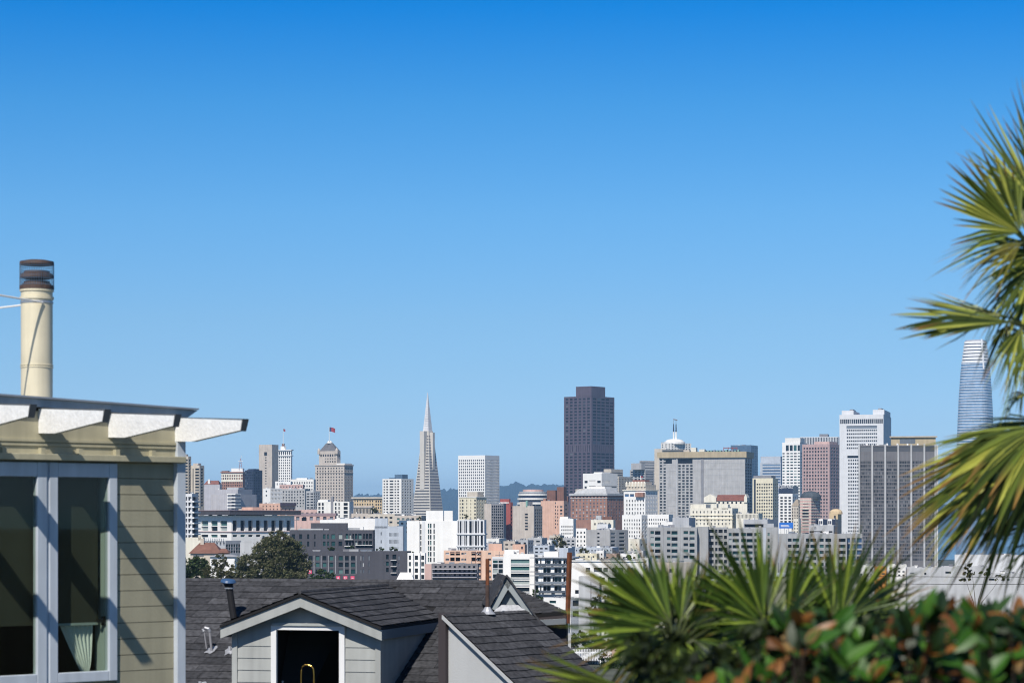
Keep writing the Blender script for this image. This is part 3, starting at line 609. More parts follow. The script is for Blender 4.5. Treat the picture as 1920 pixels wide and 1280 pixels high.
b=bld('plant_house','pale wide parapet block with small round emblem','roof house',1020,1517,1563,1571,984,'palegrey',left=[Fd([(.02,.95)],[(995,998)],'d',.8)],a=10)
MB().lathe([(.62,0),(.62,.06),(.42,.06),(.42,.0)],(0,0,0),16).build('emblem','grey',b.root,loc=(-b.wL*.75,-.09,b.Z(989))).rotation_euler=(pi/2,0,0)
b=bld('cabin_roof','dark roof cabin with pair of white window bays','roof house',1090,1529,1566,1578,973,'navy',left=[Fd([(.06,.14)],[(976,982)],'d',.3)],a=12)
for c0 in (.16,.62):
    fbox(b,0,c0,c0+.22,972.5,984,.5,'white','window_bay'); 
    for q in (.03,.12): MB().box(-b.wL*(1-c0-q),-b.wL*(1-c0-q-.07),-.56,-.503,b.Z(982),b.Z(976)).build('bay_window','navy',b.root)
b=bld('domed_house','sand coloured block with little dome left of white hotel','church',1750,1555,1571,1578,962,'sand',a=20,left=[Fd([(.55,.75)],[(966,974)],'d',.3)])
MB().lathe([(5,b.H-.5),(4.6,b.H+1.5),(3,b.H+2.9),(.1,b.H+3.4)],(-b.wL*.4,b.wR*.4,0),14).build('dome','sand',b.root)
# billboard
t=thing('billboard','blue rooftop billboard with faint white lines','billboard',P(1474,1003,1080),-radians(12)); k=1080/FL
MB().box(-13*k,13*k,0,.3,13*k,24*k).build('board','blue_sign',t)
for y,w in ((18,9),(16,10)): MB().box(-10*k,(-10+w*1.6)*k,-.03,-.003,y*k,(y+1.1)*k).build('text_line','paint_white',t)
for x in (-10,-3,4,11): MB().box(x*k-.08,x*k+.08,.31,.5,-1,23*k).build('post','metal',t)
# --- low buildings in front of the complex
b=bld('beige_house','plain beige stucco building under grey apartments','house',640,1229,1254,1303,1054,'beige',left=[],right=[Fd([(.02,.2),(.27,.3),(.93,.96)],[(1066,1073)],'d',.25),Fd([(.45,.6)],[(1084,1095)],'d',.4)],a=50); clutter(b,2,3)
b=bld('low_pavilion','long low pale blue grey pavilion with dark window strip','pavilion',660,1312,1480,1482,1075,'bluegrey',left=[Fd(Cc(9,.86),[(1080,1085)],'d',.4),Fd(Cc(12,.6),[(1092,1099)],'t',.3)],a=5,dep=14)
b=bld('white_commercial','long white commercial building with strip windows and dark garage bay','commercial building',560,1068,1206,1210,1051,'white',left=[Fd([(.22,.28),(.33,.44),(.46,.52),(.58,.64),(.67,.73),(.78,.86)],[(1064,1072)],'w',.3),Fd([(.30,.38),(.40,.48),(.52,.66)],[(1082,1096)],'t',.3),Fd([(.72,.97)],[(1080,1098)],'d',.8),Fd(Cc(9,.5,.05,.95),[(1106,1113),(1124,1131)],'a',.3)],a=8,dep=22); clutter(b,9,5); band(b,1050,1052,.3,'white')
b=bld('stucco_block','blank pale lilac party wall block beside white modern flats','house',520,1085,1124,1128,1080,'palegrey',a=12,dep=12)
b=bld('white_modern','white framed modern flats with long strip windows','apartment block',600,944,1002,1003,1038,'white',left=[Fd([(.24,.84)],Rr(1048,13.2,7.5,5),'t',.35)],a=7,dep=16)
for i in range(6):
    q=(1054.5 if i==0 else 1054.5+13.2*i-.0); fbox(b,0,.24,.84,q+1.6,q+4.4,.1,'palegrey','spandrel')
clutter(b,5,4); top(b,.02,.5,.4,.8,1030,'white','penthouse')
b=bld('green_glass_bay','green tinted glass bay wing left of white framed flats','apartment block',604,923,944,945,1043,'chalk',left=[Fd([(.06,.5),(.55,.95)],Rr(1047,9.6,8,6),'t',.2)],a=7,dep=14)
b=bld('loft_building','steel and glass loft building with long balconies and white fins','apartment block',590,1003,1068,1086,1044,'grey',left=[Fd(Cc(9,.85,.01,.99),Rr(1048,16.8,13,4),'t',.8)],right=[Fd(Cc(2,.8),Rr(1052,16.8,12,3),'t',.5)],a=12)
for i in range(4): band(b,1045+i*16.8-.4,1045+i*16.8+.9,1.1,'metal','balcony_slab')
for i in range(4):
    for c in (.11,.20,.47,.78):
        if random.random()<.8: fbox(b,0,c,c+random.choice((.05,.1)),1047+i*16.8,1060+i*16.8,.5,'white','fin_wall')
    MB().box(-b.wL*.98,-.2,-1.05,-1.0,b.Z(1060+i*16.8),b.Z(1056+i*16.8)).build('balcony_rail','glass_w',b.root)
top(b,.2,.62,.2,.7,1034,'white','penthouse'); top(b,.64,.9,.2,.6,1027,'bluegrey','stair_head'); clutter(b,4,3)
b=bld('white_terrace_house','low white terrace house with grey window below loft building','house',540,1020,1070,1108,1121,'white',left=[Fd([(.2,.45)],[(1126,1131)],'t',.2)],right=[Fd([(.1,.5)],[(1125,1136),(1145,1156)],'d',.3)],a=35)
clutter(b,2,2)
# --- peach apartments
b=bld('peach_apartments','peach coloured apartment building with dark balcony recesses','apartment block',800,832,946,948,1031.5,'peach',left=[Fd([(.03,.09),(.29,.33),(.34,.37),(.53,.56),(.58,.61),(.73,.78)],Rr(1035.5,11,4,5),'w',.25),Fd([(.105,.18),(.195,.27),(.455,.53),(.545,.615)],Rr(1033.5,11,7.2,5),'d',1.3),Fd([(.82,.9),(.92,.99)],Rr(1033,11,7,2),'d',1)],a=6,dep=18)
for c in (.535,.62): fbox(b,0,c-.012,c-.002,1033,1085,.15,'terracotta','post')
fbox(b,0,.69,.73,1048,1085,.12,'brick','flue_panel')
top(b,.73,.95,.4,.8,1019,'salmon','penthouse'); clutter(b,7,4)
b=bld('peach_cabin','small peach stair house behind white framed flats','roof house',850,961,984,988,1020,'salmon',a=10,left=[Fd([(.7,.85)],[(1024,1029)],'d',.2)],dep=10)
b=bld('deck_flats','weathered grey wooden flats with rows of small decks','apartment block',700,809,896,898,1056,'wood_grey',left=[Fd(Cc(9,.45,.04,.97),Rr(1060,7.6,4.2,3),'a',.5)],a=5,dep=14)
for i in range(3): fbox(b,0,.02,.98,1066+i*7.6,1067.2+i*7.6,1.2,'lavender','deck')
clutter(b,5,3)
# --- white big block with glass strips
b=bld('white_block','large bright white block with two columns of narrow windows','apartment block',1050,763,857,858,976,'white',left=[Fd([(.265,.29)],Rr(982,10.6,8.6,5),'d',.3),Fd([(.42,.445),(.46,.49),(.53,.555)],Rr(981,10.6,8.6,7),'t',.4)],a=6,dep=20)
fbox(b,0,.25,.36,976.5,1040,-.02,'palegrey','recess',inset=-.03) if False else None
fbox(b,0,.245,.258,976.5,1045,.25,'palegrey','pilaster'); fbox(b,0,.30,.36,976.5,1045,.2,'chalk','pilaster')
top(b,.38,.72,.15,.7,957,'white','penthouse'); top(b,.74,.91,.15,.6,957,'white','penthouse'); fbox(b,0,.565,.66,969,974,-.1,'slab_glass','penthouse_window',inset=-3) if False else None
b2=bld('glass_strip_block','white block front with tall dark vertical glass strips','apartment block',1046,857,908,912,974,'chalk',left=[Fd([(.03,.06),(.10,.15),(.17,.19),(.25,.28),(.31,.37),(.45,.54),(.57,.6),(.66,.73),(.76,.8),(.87,.95)],[(976,999),(1003,1022),(1026,1031)],'d',.6)],a=6,dep=20)
band(b2,999.5,1002,.4,'chalk','slab_edge'); band(b2,1022.5,1025,.4,'chalk','slab_edge')
# --- blue grey stucco & white roof behind dark flats
b=bld('bluegrey_block','pale blue grey stucco block with rows of thin window slots','apartment block',1100,702,756,758,986,'bluegrey',left=[Fd(Cc(8,.4,.5,.84),[(998.5,1005),(1011.5,1018.5),(1025,1030)],'d',.3),Fd([(.22,.25)],[(985.5,990),(997,1003),(1012,1018)],'d',.3)],a=8,dep=18)
top(b,.02,.46,.0,.4,971,'bluegrey','stair_tower'); clutter(b,4,4)
b=bld('white_hall','white low hall with wide blank upper wall','hall',1110,628,715,717,972,'white',left=[Fd([(.86,.9),(.93,.98)],[(999,1006),(1012,1020)],'d',.3)],a=5,dep=24); clutter(b,5,3)
b=bld('white_hall','white blank hall left of taller blue grey stair tower','hall',1130,600,662,664,974,'white',a=5,dep=20); clutter(b,4,3)
b=bld('mauve_roof_house','pinkish building under broad mauve roof','civic building',1200,552,628,631,966,'pink',left=[Fd(Cc(6,.5),[(968,975)],'w',.6),Fd([(.18,.3)],[(970,976)],'d',.3)],a=6,dep=24)
top(b,-.03,1.03,-.05,1.05,961.5,'roof_mauve','hip_roof',ybase=966.2)
# white facade pieces and strip-faced pale building over it
b=bld('vertical_strip_block','white building with jagged vertical slots and dark chimney','apartment block',1500,595,655,663,940,'offwhite',left=[Fd([(.03,.1),(.14,.2),(.42,.46),(.55,.6),(.66,.7),(.82,.95)],Rr(942,7.5,5.5,4),'d',.7)],a=15)
top(b,.42,.5,.0,.1,930,'midgrey','chimney'); fbox(b,0,.43,.5,931,965,.5,'midgrey','chimney_stack'); top(b,0,.3,.2,.7,936.5,'white','penthouse')
# --- hill buildings below the blank slab tower
b=bld('signed_loft','white roof block with dark letter shapes under the grid hotel','apartment block',2300,516,545,548,902,'white',left=[Fd([(.1,.16),(.28,.34),(.4,.5)],[(905,909)],'d',.2)],a=12)
b=bld('mansard_block','white and grey mansard block left of deco hotel','apartment block',2350,545,588,592,898,'offwhite',left=[Fd(Cc(9,.45,.02,.98),Rr(903,6.2,3.4,4),'d',.5)],a=15); top(b,.25,.7,.1,.7,895.5,'white','penthouse')
b=bld('rosy_block','dusty pink flat block below the white roof block','apartment block',2250,524,568,571,908,'pink',left=[Fd(Cc(8,.4),Rr(911,5,2.4,3),'a',.4)],a=12)
b=bld('balcony_flats','white flats with rows of slim balconies under blank slab tower','apartment block',2100,493,507,529,915,'white',left=[Fd([(.35,.55)],[(919,922),(927,930)],'a',.3)],right=[Fd(Cc(8,.5,.02,.98),[(917,921),(924.5,928.5),(932,936)],'a',.5)],a=45)
b=bld('grey_grid_flats','grey apartment block with many small windows','apartment block',2150,528,572,582,916,'concrete',left=[Fd(Cc(8,.45,.02,.98),Rr(920,5.4,2.9,6),'a',.4)],right=[Fd(Cc(3,.4),Rr(920,5.4,2.9,6),'a',.3)],a=18)
b=bld('grey_grid_flats','pale grey flats with banded balconies left of vertical slot building','apartment block',2050,574,588,600,920,'palegrey',left=[Fd(Cc(2,.75),Rr(924,5.2,2.6,6),'d',.5)],right=[Fd(Cc(3,.5),Rr(924,5.2,2.6,6),'a',.4)],a=38)
b=bld('peach_flats','old peach flats with dark cornice and tan side wall','apartment block',1700,486,525,554,943,'salmon',left=[Fd(Cc(5,.3,.1,.95),Rr(947,5.6,3,3),'a',.3)],right=[Fd(Cc(4,.3),[(953,956)],'a',.3)],a=42)
fbox(b,1,.0,1.,942,948,1.,'plum','deep_cornice')
# --- left edge: balcony slab building, long arcade building, cream wall, tile roofed house
b=bld('balcony_slab','white concrete flats with deep balconies beside the near house','apartment block',950,325,360,372,925,'chalk',left=[Fd([(.52,.6),(.66,.74),(.8,.97)],Rr(931,10.2,7,8),'d',1.2)],right=[Fd([(.1,.9)],Rr(931,10.2,7,8),'d',1.)],a=14)
for i in range(8): 
    if i<8: fbox(b,1,.0,1.02,938.6+i*10.2,941+i*10.2,.9,'white','balcony')
b=bld('arcade_building','long white building with dark flat eaves and tall green windows','civic building',1000,366,434,552,966,'white',left=[Fd([(.17,.36),(.44,.62),(.69,.88)],[(976,985),(986.5,995)],'t',.6),Fd([(.17,.36),(.44,.62),(.69,.88),(.0,.08)],[(1002,1007)],'t',.4)],
  right=[Fd([(.02+.122*i,.09+.122*i) for i in range(8)],[(975,995)],'d',1.),Fd([(.02+.122*i,.09+.122*i) for i in range(4)],[(1002,1006)],'t',.4)],a=48)
band(b,995.6,997,.4,'rose','string_course')
w,d=b.wL,b.wR; z=b.Z(964.5); MB().box(-w-1,2.6,-2.6,d+1.5,z,z+1.6).build('flat_eaves','charcoal',b.root); MB().box(-w-1.2,2.8,-2.8,d+1.7,z+1.603,z+1.9).build('roof_edge','roof_mauve',b.root)
MB().box(-w,1.0,-1.,d,b.Z(970.5),z-.003).build('soffit_shade_wall','charcoal',b.root) if False else None
for f,g,m,y in ((.5,.45,'salmon',950),(.12,.62,'beige',953)): top(b,f,f+.3,g,g+.16,y,m,'penthouse')
b=bld('striped_plinth','low glazed building with pale trellised roof in front of arcade building','civic building',880,372,423,452,1013,'grey',left=[Fd(Cc(8,.5),[(1016,1022)],'w',.4)],right=[Fd(Cc(6,.86,.02,.98),Rr(1014,5.8,5,4),'t',.3)],a=35)
for i in range(12): fbox(b,0,.03+.08*i,.06+.08*i,1009,1013.5,.5,'white','trellis_bar')
b=bld('gable_shed','pale grey shed wall with sloping roof line behind large tree','shed',800,450,492,496,1016,'palegrey',a=10,dep=12)
w,d=b.wL,b.wR; mb=MB(); z=b.H-.1; mb.prism([Vector((-w,-.05,z)),Vector((0,-.05,z)),Vector((0,-.05,z+2.2))],(0,d,0)); mb.build('sloping_roof','palegrey',b.root)
b=bld('cream_wall_house','big plain cream wall beside the near house corner','house',820,318,381,384,1007,'ivory',a=6,dep=14); top(b,.85,.93,.0,.2,1003,'beige','chimney')
def hip_house(name,label,D,px0,px1,yeave,yridge,wallm,roofm,dep=9,ground_y=None,wins=(),chim=None,hip=.25,a=0.):
    k=D/FL; x0,x1=(px0-CX)*k,(px1-CX)*k; z0=ground(D)-2; t=thing(name,label,'house',((x0+x1)/2,D,z0),-radians(a)); h=(x1-x0)/2; ze=(HY-yeave)*k-z0; zr=(HY-yridge)*k-z0
    MB().box(-h,h,0,dep,0,ze).build('wall',wallm,t)
    o=.5; e=h*2*hip; mb=MB(); A=[(-h-o,-o,ze),(h+o,-o,ze),(h+o,dep+o,ze),(-h-o,dep+o,ze)]; r=[(-h+e,dep/2,zr),(h-e,dep/2,zr)]
    mb.quad(A[0],A[1],r[1],r[0]); mb.quad(A[2],A[3],r[0],r[1]); mb.quad(A[1],A[2],r[1]); mb.quad(A[3],A[0],r[0]); mb.quad(A[3],A[2],A[1],A[0])
    mb.build('roof',roofm,t)
    for (f0,f1,ya,yb) in wins: MB().box(-h+f0*2*h,-h+f1*2*h,-.12,-.003,(HY-yb)*k-z0,(HY-ya)*k-z0).build('window','slab_glass',t)
    if chim: MB().box(-h+chim*2*h,-h+chim*2*h+1.,dep*.4,dep*.4+.9,ze,zr+1.2).build('chimney','beige',t)
    return t
hip_house('tiled_house','house with large red brown tile roof and little chimney',700,357,412,1037,1017,'beige','terracotta',10,chim=.28,wins=((.1,.45,1039,1042),))
hip_house('tiled_house','small red tiled outhouse right of the large tile roof',690,409,426,1036,1028,'brick','terracotta',6)
hip_house('white_cottage','white cottage among the trees below the red tile roofs',640,394,440,1043,1039,'white','roof_grey',8,wins=((.12,.3,1047,1050),(.05,.2,1056,1059),(.55,.7,1052,1060)))
# --- dark grey apartments with pink letter signs
b=bld('charcoal_upper','upper stepped back storeys of dark grey apartment building','apartment block',880,543,700,703,993,'charcoal',left=[Fd([(.025,.065),(.115,.15),(.21,.235),(.295,.31)],[(1001,1010),(1014.5,1024)],'t',.3),Fd([(.40,.43),(.45,.47),(.5,.545),(.585,.63)],[(1001,1010),(1014.5,1023)],'t',.3),Fd([(.67,.70),(.71,.735),(.75,.77),(.78,.81),(.82,.86),(.88,.9),(.91,.94),(.95,.985)],[(1000,1010),(1013.5,1022)],'t',.6)],a=5,dep=22,roof='roof_dark')
top(b,.25,.68,.2,.8,980,'charcoal','penthouse'); top(b,.1,.4,.05,.18,990.5,'palegrey','skylight_row'); clutter(b,9,4)
for c0,c1,y in ((.0,.06,1014),(.66,.76,1010.6),(.66,.74,1023),(.79,.99,1021)): fbox(b,0,c0,c1,y,y+.9,.9,'white','balcony_edge')
b=bld('dark_apartments','dark grey apartment building with white framed windows and roof garden','apartment block',850,563,763,771,1033,'charcoal',left=[Fd([(.08,.115),(.145,.18),(.21,.245),(.275,.31),(.36,.40),(.42,.455),(.475,.515)],[(1042,1050),(1054.5,1062.5),(1067,1075)],'t',.3),Fd([(.565,.572),(.585,.597),(.64,.65)],[(1041,1050),(1054,1062),(1067,1074)],'w',.2),Fd([(.805,.83),(.865,.9)],[(1039,1048),(1052,1060),(1064,1072)],'t',.4),Fd([(.92,.93)],[(1041,1049),(1054,1061),(1067,1074)],'w',.2)],right=[Fd([(.2,.7)],[(1041,1049),(1054,1061),(1067,1074)],'d',.4)],a=5,dep=24,roof='roof_dark')
for y in (1051.2,1063.8,1076): fbox(b,0,.05,.53,y,y+.4,.1,'midgrey','sill_line')
for c in (.065,.128,.195,.262,.33,.41,.466,.523): fbox(b,0,c,c+.004,1041,1075,.1,'grey','window_frame')
for y in (1049,1061,1073): fbox(b,0,.85,.905,y,y+.8,.9,'white','balcony_edge')
dark=b
for px,y,ch in ((581,1071.5,'M'),(634,1083,'A'),(647.6,1083,'D'),(661,1083,'-')):
    t=thing('letter_sign',{'M':'pink square sign with white letter M beside large tree','A':'pink square sign with white letter A at foot of dark flats','D':'pink square sign with white letter D between two pink signs','-':'pink square sign with white dash, last of the row'}[ch],'sign',P(px,y,838),-radians(5)); k=838/FL
    s=3.6*k; MB().box(-s,s,0,.25,-s,s).build('panel','magenta',t)
    if ch=='-': MB().box(-s*.5,s*.5,-.06,-.003,-s*.12,s*.12).build('lettering','paint_white',t)
    else:
        cu=bpy.data.curves.new('lettering','FONT'); cu.body=ch; cu.size=s*1.75; cu.align_x='CENTER'; cu.align_y='CENTER'; cu.extrude=.03; cu.materials.append(MATS['paint_white'])
        o=text_mesh(cu,t); o.location=(0,-.04,0); o.rotation_euler=(pi/2,0,0)
    MB().box(-.08,.08,.26,.4,-s-3,-s+.3).build('post','metal',t)
b=bld('victorian_house','narrow white bay windowed house beside dark flats','house',780,764,797,799,1036,'white',left=[Fd([(.08,.2),(.42,.6),(.78,.95)],Rr(1041,12,8,4),'a',.3)],a=5,dep=12)
for c in (.34,.72): fbox(b,0,c-.02,c+.01,1036,1085,.8,'chalk','bay_side')
hip_house('awning_shed','white pitched awning roof just above the near shingle roof',650,747,772,1086,1073,'white','white',6,hip=.1)
b=bld('pink_house','small pale pink house between bay windowed house and wooden flats','house',730,796,809,812,1057,'pink',a=8,dep=9)
# --- grey block and white blocks, centre right
b=bld('grey_block','grey concrete flats with windows only on its right half','apartment block',1200,1099,1144,1178,993,'concrete',left=[Fd([(.46,.56)],Rr(998,7.2,3.2,5),'d',.3)],right=[Fd([(.04,.28),(.5,.8)],Rr(998,7.2,3.4,6),'a',.4)],a=38); clutter(b,4,4)
b=bld('white_flats','white flats with three window columns left of grey concrete flats','apartment block',1215,1080,1099,1101,990,'white',left=[Fd(Cc(3,.4),Rr(996,8,4,4),'a',.3)],a=12,dep=14)
b=bld('white_flats','white square block with two window rows under salmon block','apartment block',1400,1049,1075,1080,972,'white',left=[Fd(Cc(6,.5,.1,.98),Rr(985,6.5,3.4,3),'a',.4)],a=12,dep=18); top(b,.02,.6,.1,.6,968,'white','penthouse')
b=bld('white_flats','long white low block below brick hotel','apartment block',1450,1108,1150,1154,974,'ivory',left=[Fd(Cc(5,.4,.1,.9),[(980,984)],'a',.4)],a=12,dep=18); top(b,.5,.9,.3,.8,968,'terracotta','tiled_roof'); top(b,.2,.45,.2,.6,966,'grey','roof_block'); clutter(b,5,4)
b=bld('white_flats','plain white cube block in front of long white low block','apartment block',1350,1119,1140,1146,982,'chalk',a=14,dep=14); clutter(b,3,3)
b=bld('pale_hall','long low hall with pale blue metal roof','hall',950,1078,1148,1160,1026,'bluegrey',left=[Fd(Cc(12,.4),[(1030,1033)],'w',.2)],a=8,dep=20,roof='bluegrey'); clutter(b,5,3)
# ================================================================ LOW CLUTTER, TREES, GROUND
fill=[ # L,M,R,top,D,wall,label
 (1030,1050,1058,1003,1300,'beige','small beige block below white square block'),
 (1020,1034,1046,1012,1250,'offwhite','small off white box house under tan block'),
 (1052,1080,1088,1008,1230,'grey','low grey house left of the white three window flats'),
 (1036,1072,1078,1024,1000,'chalk','pale flat roofed house behind loft building roof'),
 (1080,1119,1124,1037,700,'cream','cream flat roofed house just over the white commercial building'),
 (1118,1132,1137,1032,720,'white','white cube stair house over the commercial roof'),
 (1132,1156,1163,1038,735,'pink','pinkish low roof house behind white commercial building'),
 (1154,1196,1202,1038,760,'white','long white low roof house behind the commercial building'),
 (1176,1206,1214,1032,800,'palegrey','pale grey low house under the cream lower storeys'),
 (1196,1216,1222,1046,700,'chalk','chalk white end house touching the grey apartments'),
 (990,1016,1026,1008,1150,'palegrey','pale grey cabin block behind loft building'),
 (968,990,1000,1012,1100,'grey','grey studio block with stair beside the pale cabin block'),
 (910,936,948,1009,1300,'offwhite','off white low house right of the glass strip block'),
 (905,925,938,1018,1200,'lavender','lilac grey low roof between glass strips and peach flats'),
 (1000,1030,1040,1022,900,'bluegrey','blue grey studio house behind loft building'),
 (944,966,972,1014,1080,'stone','stone coloured little block behind peach stair house'),
 (560,610,618,955,1650,'pink','faded pink long roof house under grey grid flats'),
 (640,690,700,962,1500,'stone','stone grey terrace under the portico block'),
 (690,740,752,963,1450,'beige','beige flats with small roof below portico'),
 (740,790,800,966,1400,'stone','weathered tan terrace under grey apartment tower'),
 (748,770,778,975,1250,'steelblue','dark blue grey side house left of bright white block'),
 (470,510,520,960,1350,'palegrey','pale grey flat roofed terrace behind arcade building roof'),
 (520,566,572,966,1250,'beige','beige terrace right of the arcade building eaves'),
 (1240,1262,1270,978,1300,'white','white low house over left grey apartments'),
 (1590,1640,1650,1060,760,'white','white low rise with orange neighbour below pier slab'),
 (1640,1662,1668,1062,700,'orange','orange house behind palm leaves'),
 (1664,1700,1706,1058,730,'offwhite','off white house right of orange house'),
 (1700,1766,1772,1064,690,'palegrey','long pale shed beneath pier slab and palm'),
 (1764,1850,1856,1062,640,'offwhite','long white warehouse at right under power wires'),
 (1846,1930,1936,1075,600,'offwhite','off white warehouse end at far right'),
 (1790,1960,1966,1040,900,'chalk','pale blue grey hall roof behind the right palm leaves'),
 (1130,1170,1180,1205,430,'pink','pale pink garden house low down by the palm leaves'),
 (1068,1120,1124,1226,400,'offwhite','off white garden wall house below trees'),
 (1215,1268,1274,1118,470,'ivory','ivory terrace with dark windows behind palm leaves'),
 (1340,1420,1428,1108,520,'white','white low shop row beyond the palm tops'),
 (1440,1530,1536,1098,600,'palegrey','pale grey car park roof beyond the palm tops'),
]
for L,M,R,tp,D,wm,lb in fill:
    n=max(2,int((M-L)/9)); k=D/FL
    ls=[Fd(Cc(n,random.uniform(.35,.6),.05,.95),Rr(tp+4+random.random()*2,random.uniform(6,9),random.uniform(2.6,4),3),random.choice('aatd'),.25,.12)]
    if 'warehouse' in lb or 'shed' in lb or 'hall' in lb: ls=[Fd([(.1,.22),(.5,.56)],[(tp+9,tp+13)],'a',.25)] if D<800 else []
    wm='palegrey' if 'warehouse' in lb else wm
    b=bld('low_house' if D>650 else 'house',lb,'house',D,L,M,R,tp,wm,left=ls,right=[Fd(Cc(2,.4),Rr(tp+5,7,3,2),'a',.2,.3)],a=random.choice((8,12,18,24)),dep=12,roof=random.choice(('roof_grey','roof_white','roof_grey','roof_dark')))
    clutter(b,random.randint(2,4),3)
# leaf materials
ramp_mat('leaf_euc',[(0,(.036,.046,.019)),(.35,(.07,.08,.032)),(.65,(.115,.12,.052)),(.85,(.16,.155,.085)),(1,(.22,.20,.13))],rough=.6,spec=.25,island=True,constant=False,trans=.2)
ramp_mat('leaf_green',[(0,(.016,.030,.010)),(.4,(.030,.055,.014)),(.75,(.055,.085,.02)),(1,(.09,.12,.03))],rough=.6,spec=.25,island=True,constant=False,trans=.2)
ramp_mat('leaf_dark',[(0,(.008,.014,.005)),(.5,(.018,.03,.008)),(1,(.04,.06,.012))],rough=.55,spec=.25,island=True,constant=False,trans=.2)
ramp_mat('leaf_plum',[(0,(.018,.013,.014)),(.5,(.035,.024,.026)),(1,(.07,.05,.045))],rough=.6,spec=.25,island=True,constant=False,trans=.15)
ramp_mat('leaf_olive',[(0,(.035,.040,.016)),(.5,(.07,.075,.025)),(1,(.13,.12,.05))],rough=.6,spec=.25,island=True,constant=False,trans=.2)
def crown_mesh(mb, c, rx, ry, rz, n, ls):
    """leaf faces in clumps through an ellipsoid, denser to the outside, gaps between the clumps"""
    nc=max(6,int(n/38)); c=Vector(c)
    for _ in range(nc):
        d=Vector((random.gauss(0,1),random.gauss(0,1),random.gauss(0,1))).normalized(); q=random.uniform(.35,1)**.5
        cc=Vector((d.x*rx*q,d.y*ry*q,d.z*rz*q)); cr=random.uniform(.14,.30)*min(rx,rz)
        for _ in range(n//nc):
            p=c+cc+Vector((random.gauss(0,1),random.gauss(0,1),random.gauss(0,.8)))*cr*.6
            a=Vector((random.gauss(0,1),random.gauss(0,1),random.gauss(0,1))).normalized(); s=ls*random.uniform(.6,1.3)
            u=a.orthogonal().normalized()*s; w=a.cross(u).normalized()*s*.55
            mb.quad(p-u,p-w*.9,p+u,p+w)
def tree(name,label,D,px,ybase,blobs,lm,n,ls,lean=0,group=None):
    k=D/FL; base=P(px,ybase,D); t=thing(name,label,'tree' if 'shrub' not in name else 'shrub',base,0,group)
    mb=MB(); tot=sum(b[2]*b[3] for b in blobs)
    tb=MB()
    for (bx,by,rx,ry) in blobs:
        c=P(bx,by,D)-base; c.y=random.uniform(-.4,.4)*rx*k
        crown_mesh(mb,c,rx*k,rx*k*.9,ry*k,int(n*rx*ry/tot),ls)
        h=c.z; tb.tube([(0,0,-2),(c.x*.25,c.y*.2,h*.35),(c.x*.7,c.y*.7,h*.72),(c.x,c.y,h+ry*k*.3)],[.28*k*8/2,.2*k*8/2,.1*k*8/2,.03*k*8/2],6)
    tb.build('trunk','bark',t); mb.build('crown',lm,t)
    return t
tree('eucalyptus_tree','big dark olive eucalyptus rising above the shingle roof ridge',520,512,1120,[(522,1012,24,17),(545,1032,24,26),(500,1032,24,24),(472,1056,26,20),(560,1060,22,26),(525,1052,36,32),(490,1074,34,18),(545,1080,34,16),(458,1074,18,16),(520,1085,50,16)],'leaf_euc',36000,.24)
tree('shade_tree','dark round tree left of large eucalyptus by the near house corner',560,362,1120,[(352,1064,20,20),(374,1060,16,18),(345,1080,18,14),(368,1082,22,12)],'leaf_green',9000,.26)
tree('thin_tree','thin pale leaved tree before the white cottage',540,415,1120,[(412,1054,14,16),(425,1068,18,14),(400,1074,22,14),(440,1078,18,12),(415,1084,34,10)],'leaf_olive',7000,.2)
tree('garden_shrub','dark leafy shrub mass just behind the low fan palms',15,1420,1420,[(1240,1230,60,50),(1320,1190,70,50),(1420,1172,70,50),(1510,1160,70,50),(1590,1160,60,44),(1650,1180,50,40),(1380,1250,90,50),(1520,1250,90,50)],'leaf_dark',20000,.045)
tree('street_tree','bright green street tree between pink letter signs',700,606,1110,[(604,1078,15,11),(590,1084,12,9),(620,1082,11,9)],'leaf_green',2200,.3)
tree('plum_tree','dark purple leaved tree behind the yellow palm leaf',430,1160,1215,[(1135,1150,24,16),(1165,1155,28,22),(1150,1175,26,14),(1190,1170,20,16)],'leaf_plum',7000,.2)
tree('garden_tree','green bushy tree below the purple leaved tree',400,1110,1235,[(1085,1195,16,14),(1110,1200,22,16),(1135,1208,24,12),(1075,1206,10,10)],'leaf_green',5500,.17)
tree('garden_tree','leafy tree rising in front of the blank lilac wall',470,1115,1190,[(1118,1128,10,14),(1110,1142,12,10),(1136,1124,9,12)],'leaf_olive',2200,.16)
tree('garden_tree','small green tree at foot of the white framed flats',560,1075,1180,[(1072,1138,9,9),(1080,1146,9,7)],'leaf_green',1200,.2)
tree('garden_tree','dark tree under the small rear roof corner by the rusty pole',330,1045,1260,[(1040,1185,18,16),(1060,1200,14,16),(1020,1200,18,14)],'leaf_green',5000,.14)
tree('garden_tree','green tree beside balcony end of loft building',575,1008,1150,[(1005,1113,8,10),(1012,1122,8,7)],'leaf_green',1200,.2)
tree('dark_oak','dark round oak beneath the grey apartments behind palms',520,1315,1120,[(1308,1090,16,10),(1325,1092,18,12),(1338,1098,12,9)],'leaf_euc',3200,.22)
tree('garden_tree','low olive trees mass by the ivory terrace',430,1240,1230,[(1215,1215,30,16),(1250,1205,24,18),(1185,1222,18,10)],'leaf_olive',4500,.17)
tree('garden_tree','shadowy green tree low behind the middle palm leaves',330,1300,1290,[(1290,1235,40,26),(1350,1220,40,30),(1240,1262,36,18),(1420,1210,44,34),(1500,1200,44,36)],'leaf_green',9000,.16)
tree('garden_tree','dark green garden tree filling behind hedge on the right',300,1640,1300,[(1600,1190,44,36),(1680,1180,44,32),(1760,1170,40,30),(1840,1165,44,30),(1910,1170,36,30)],'leaf_euc',9000,.16)
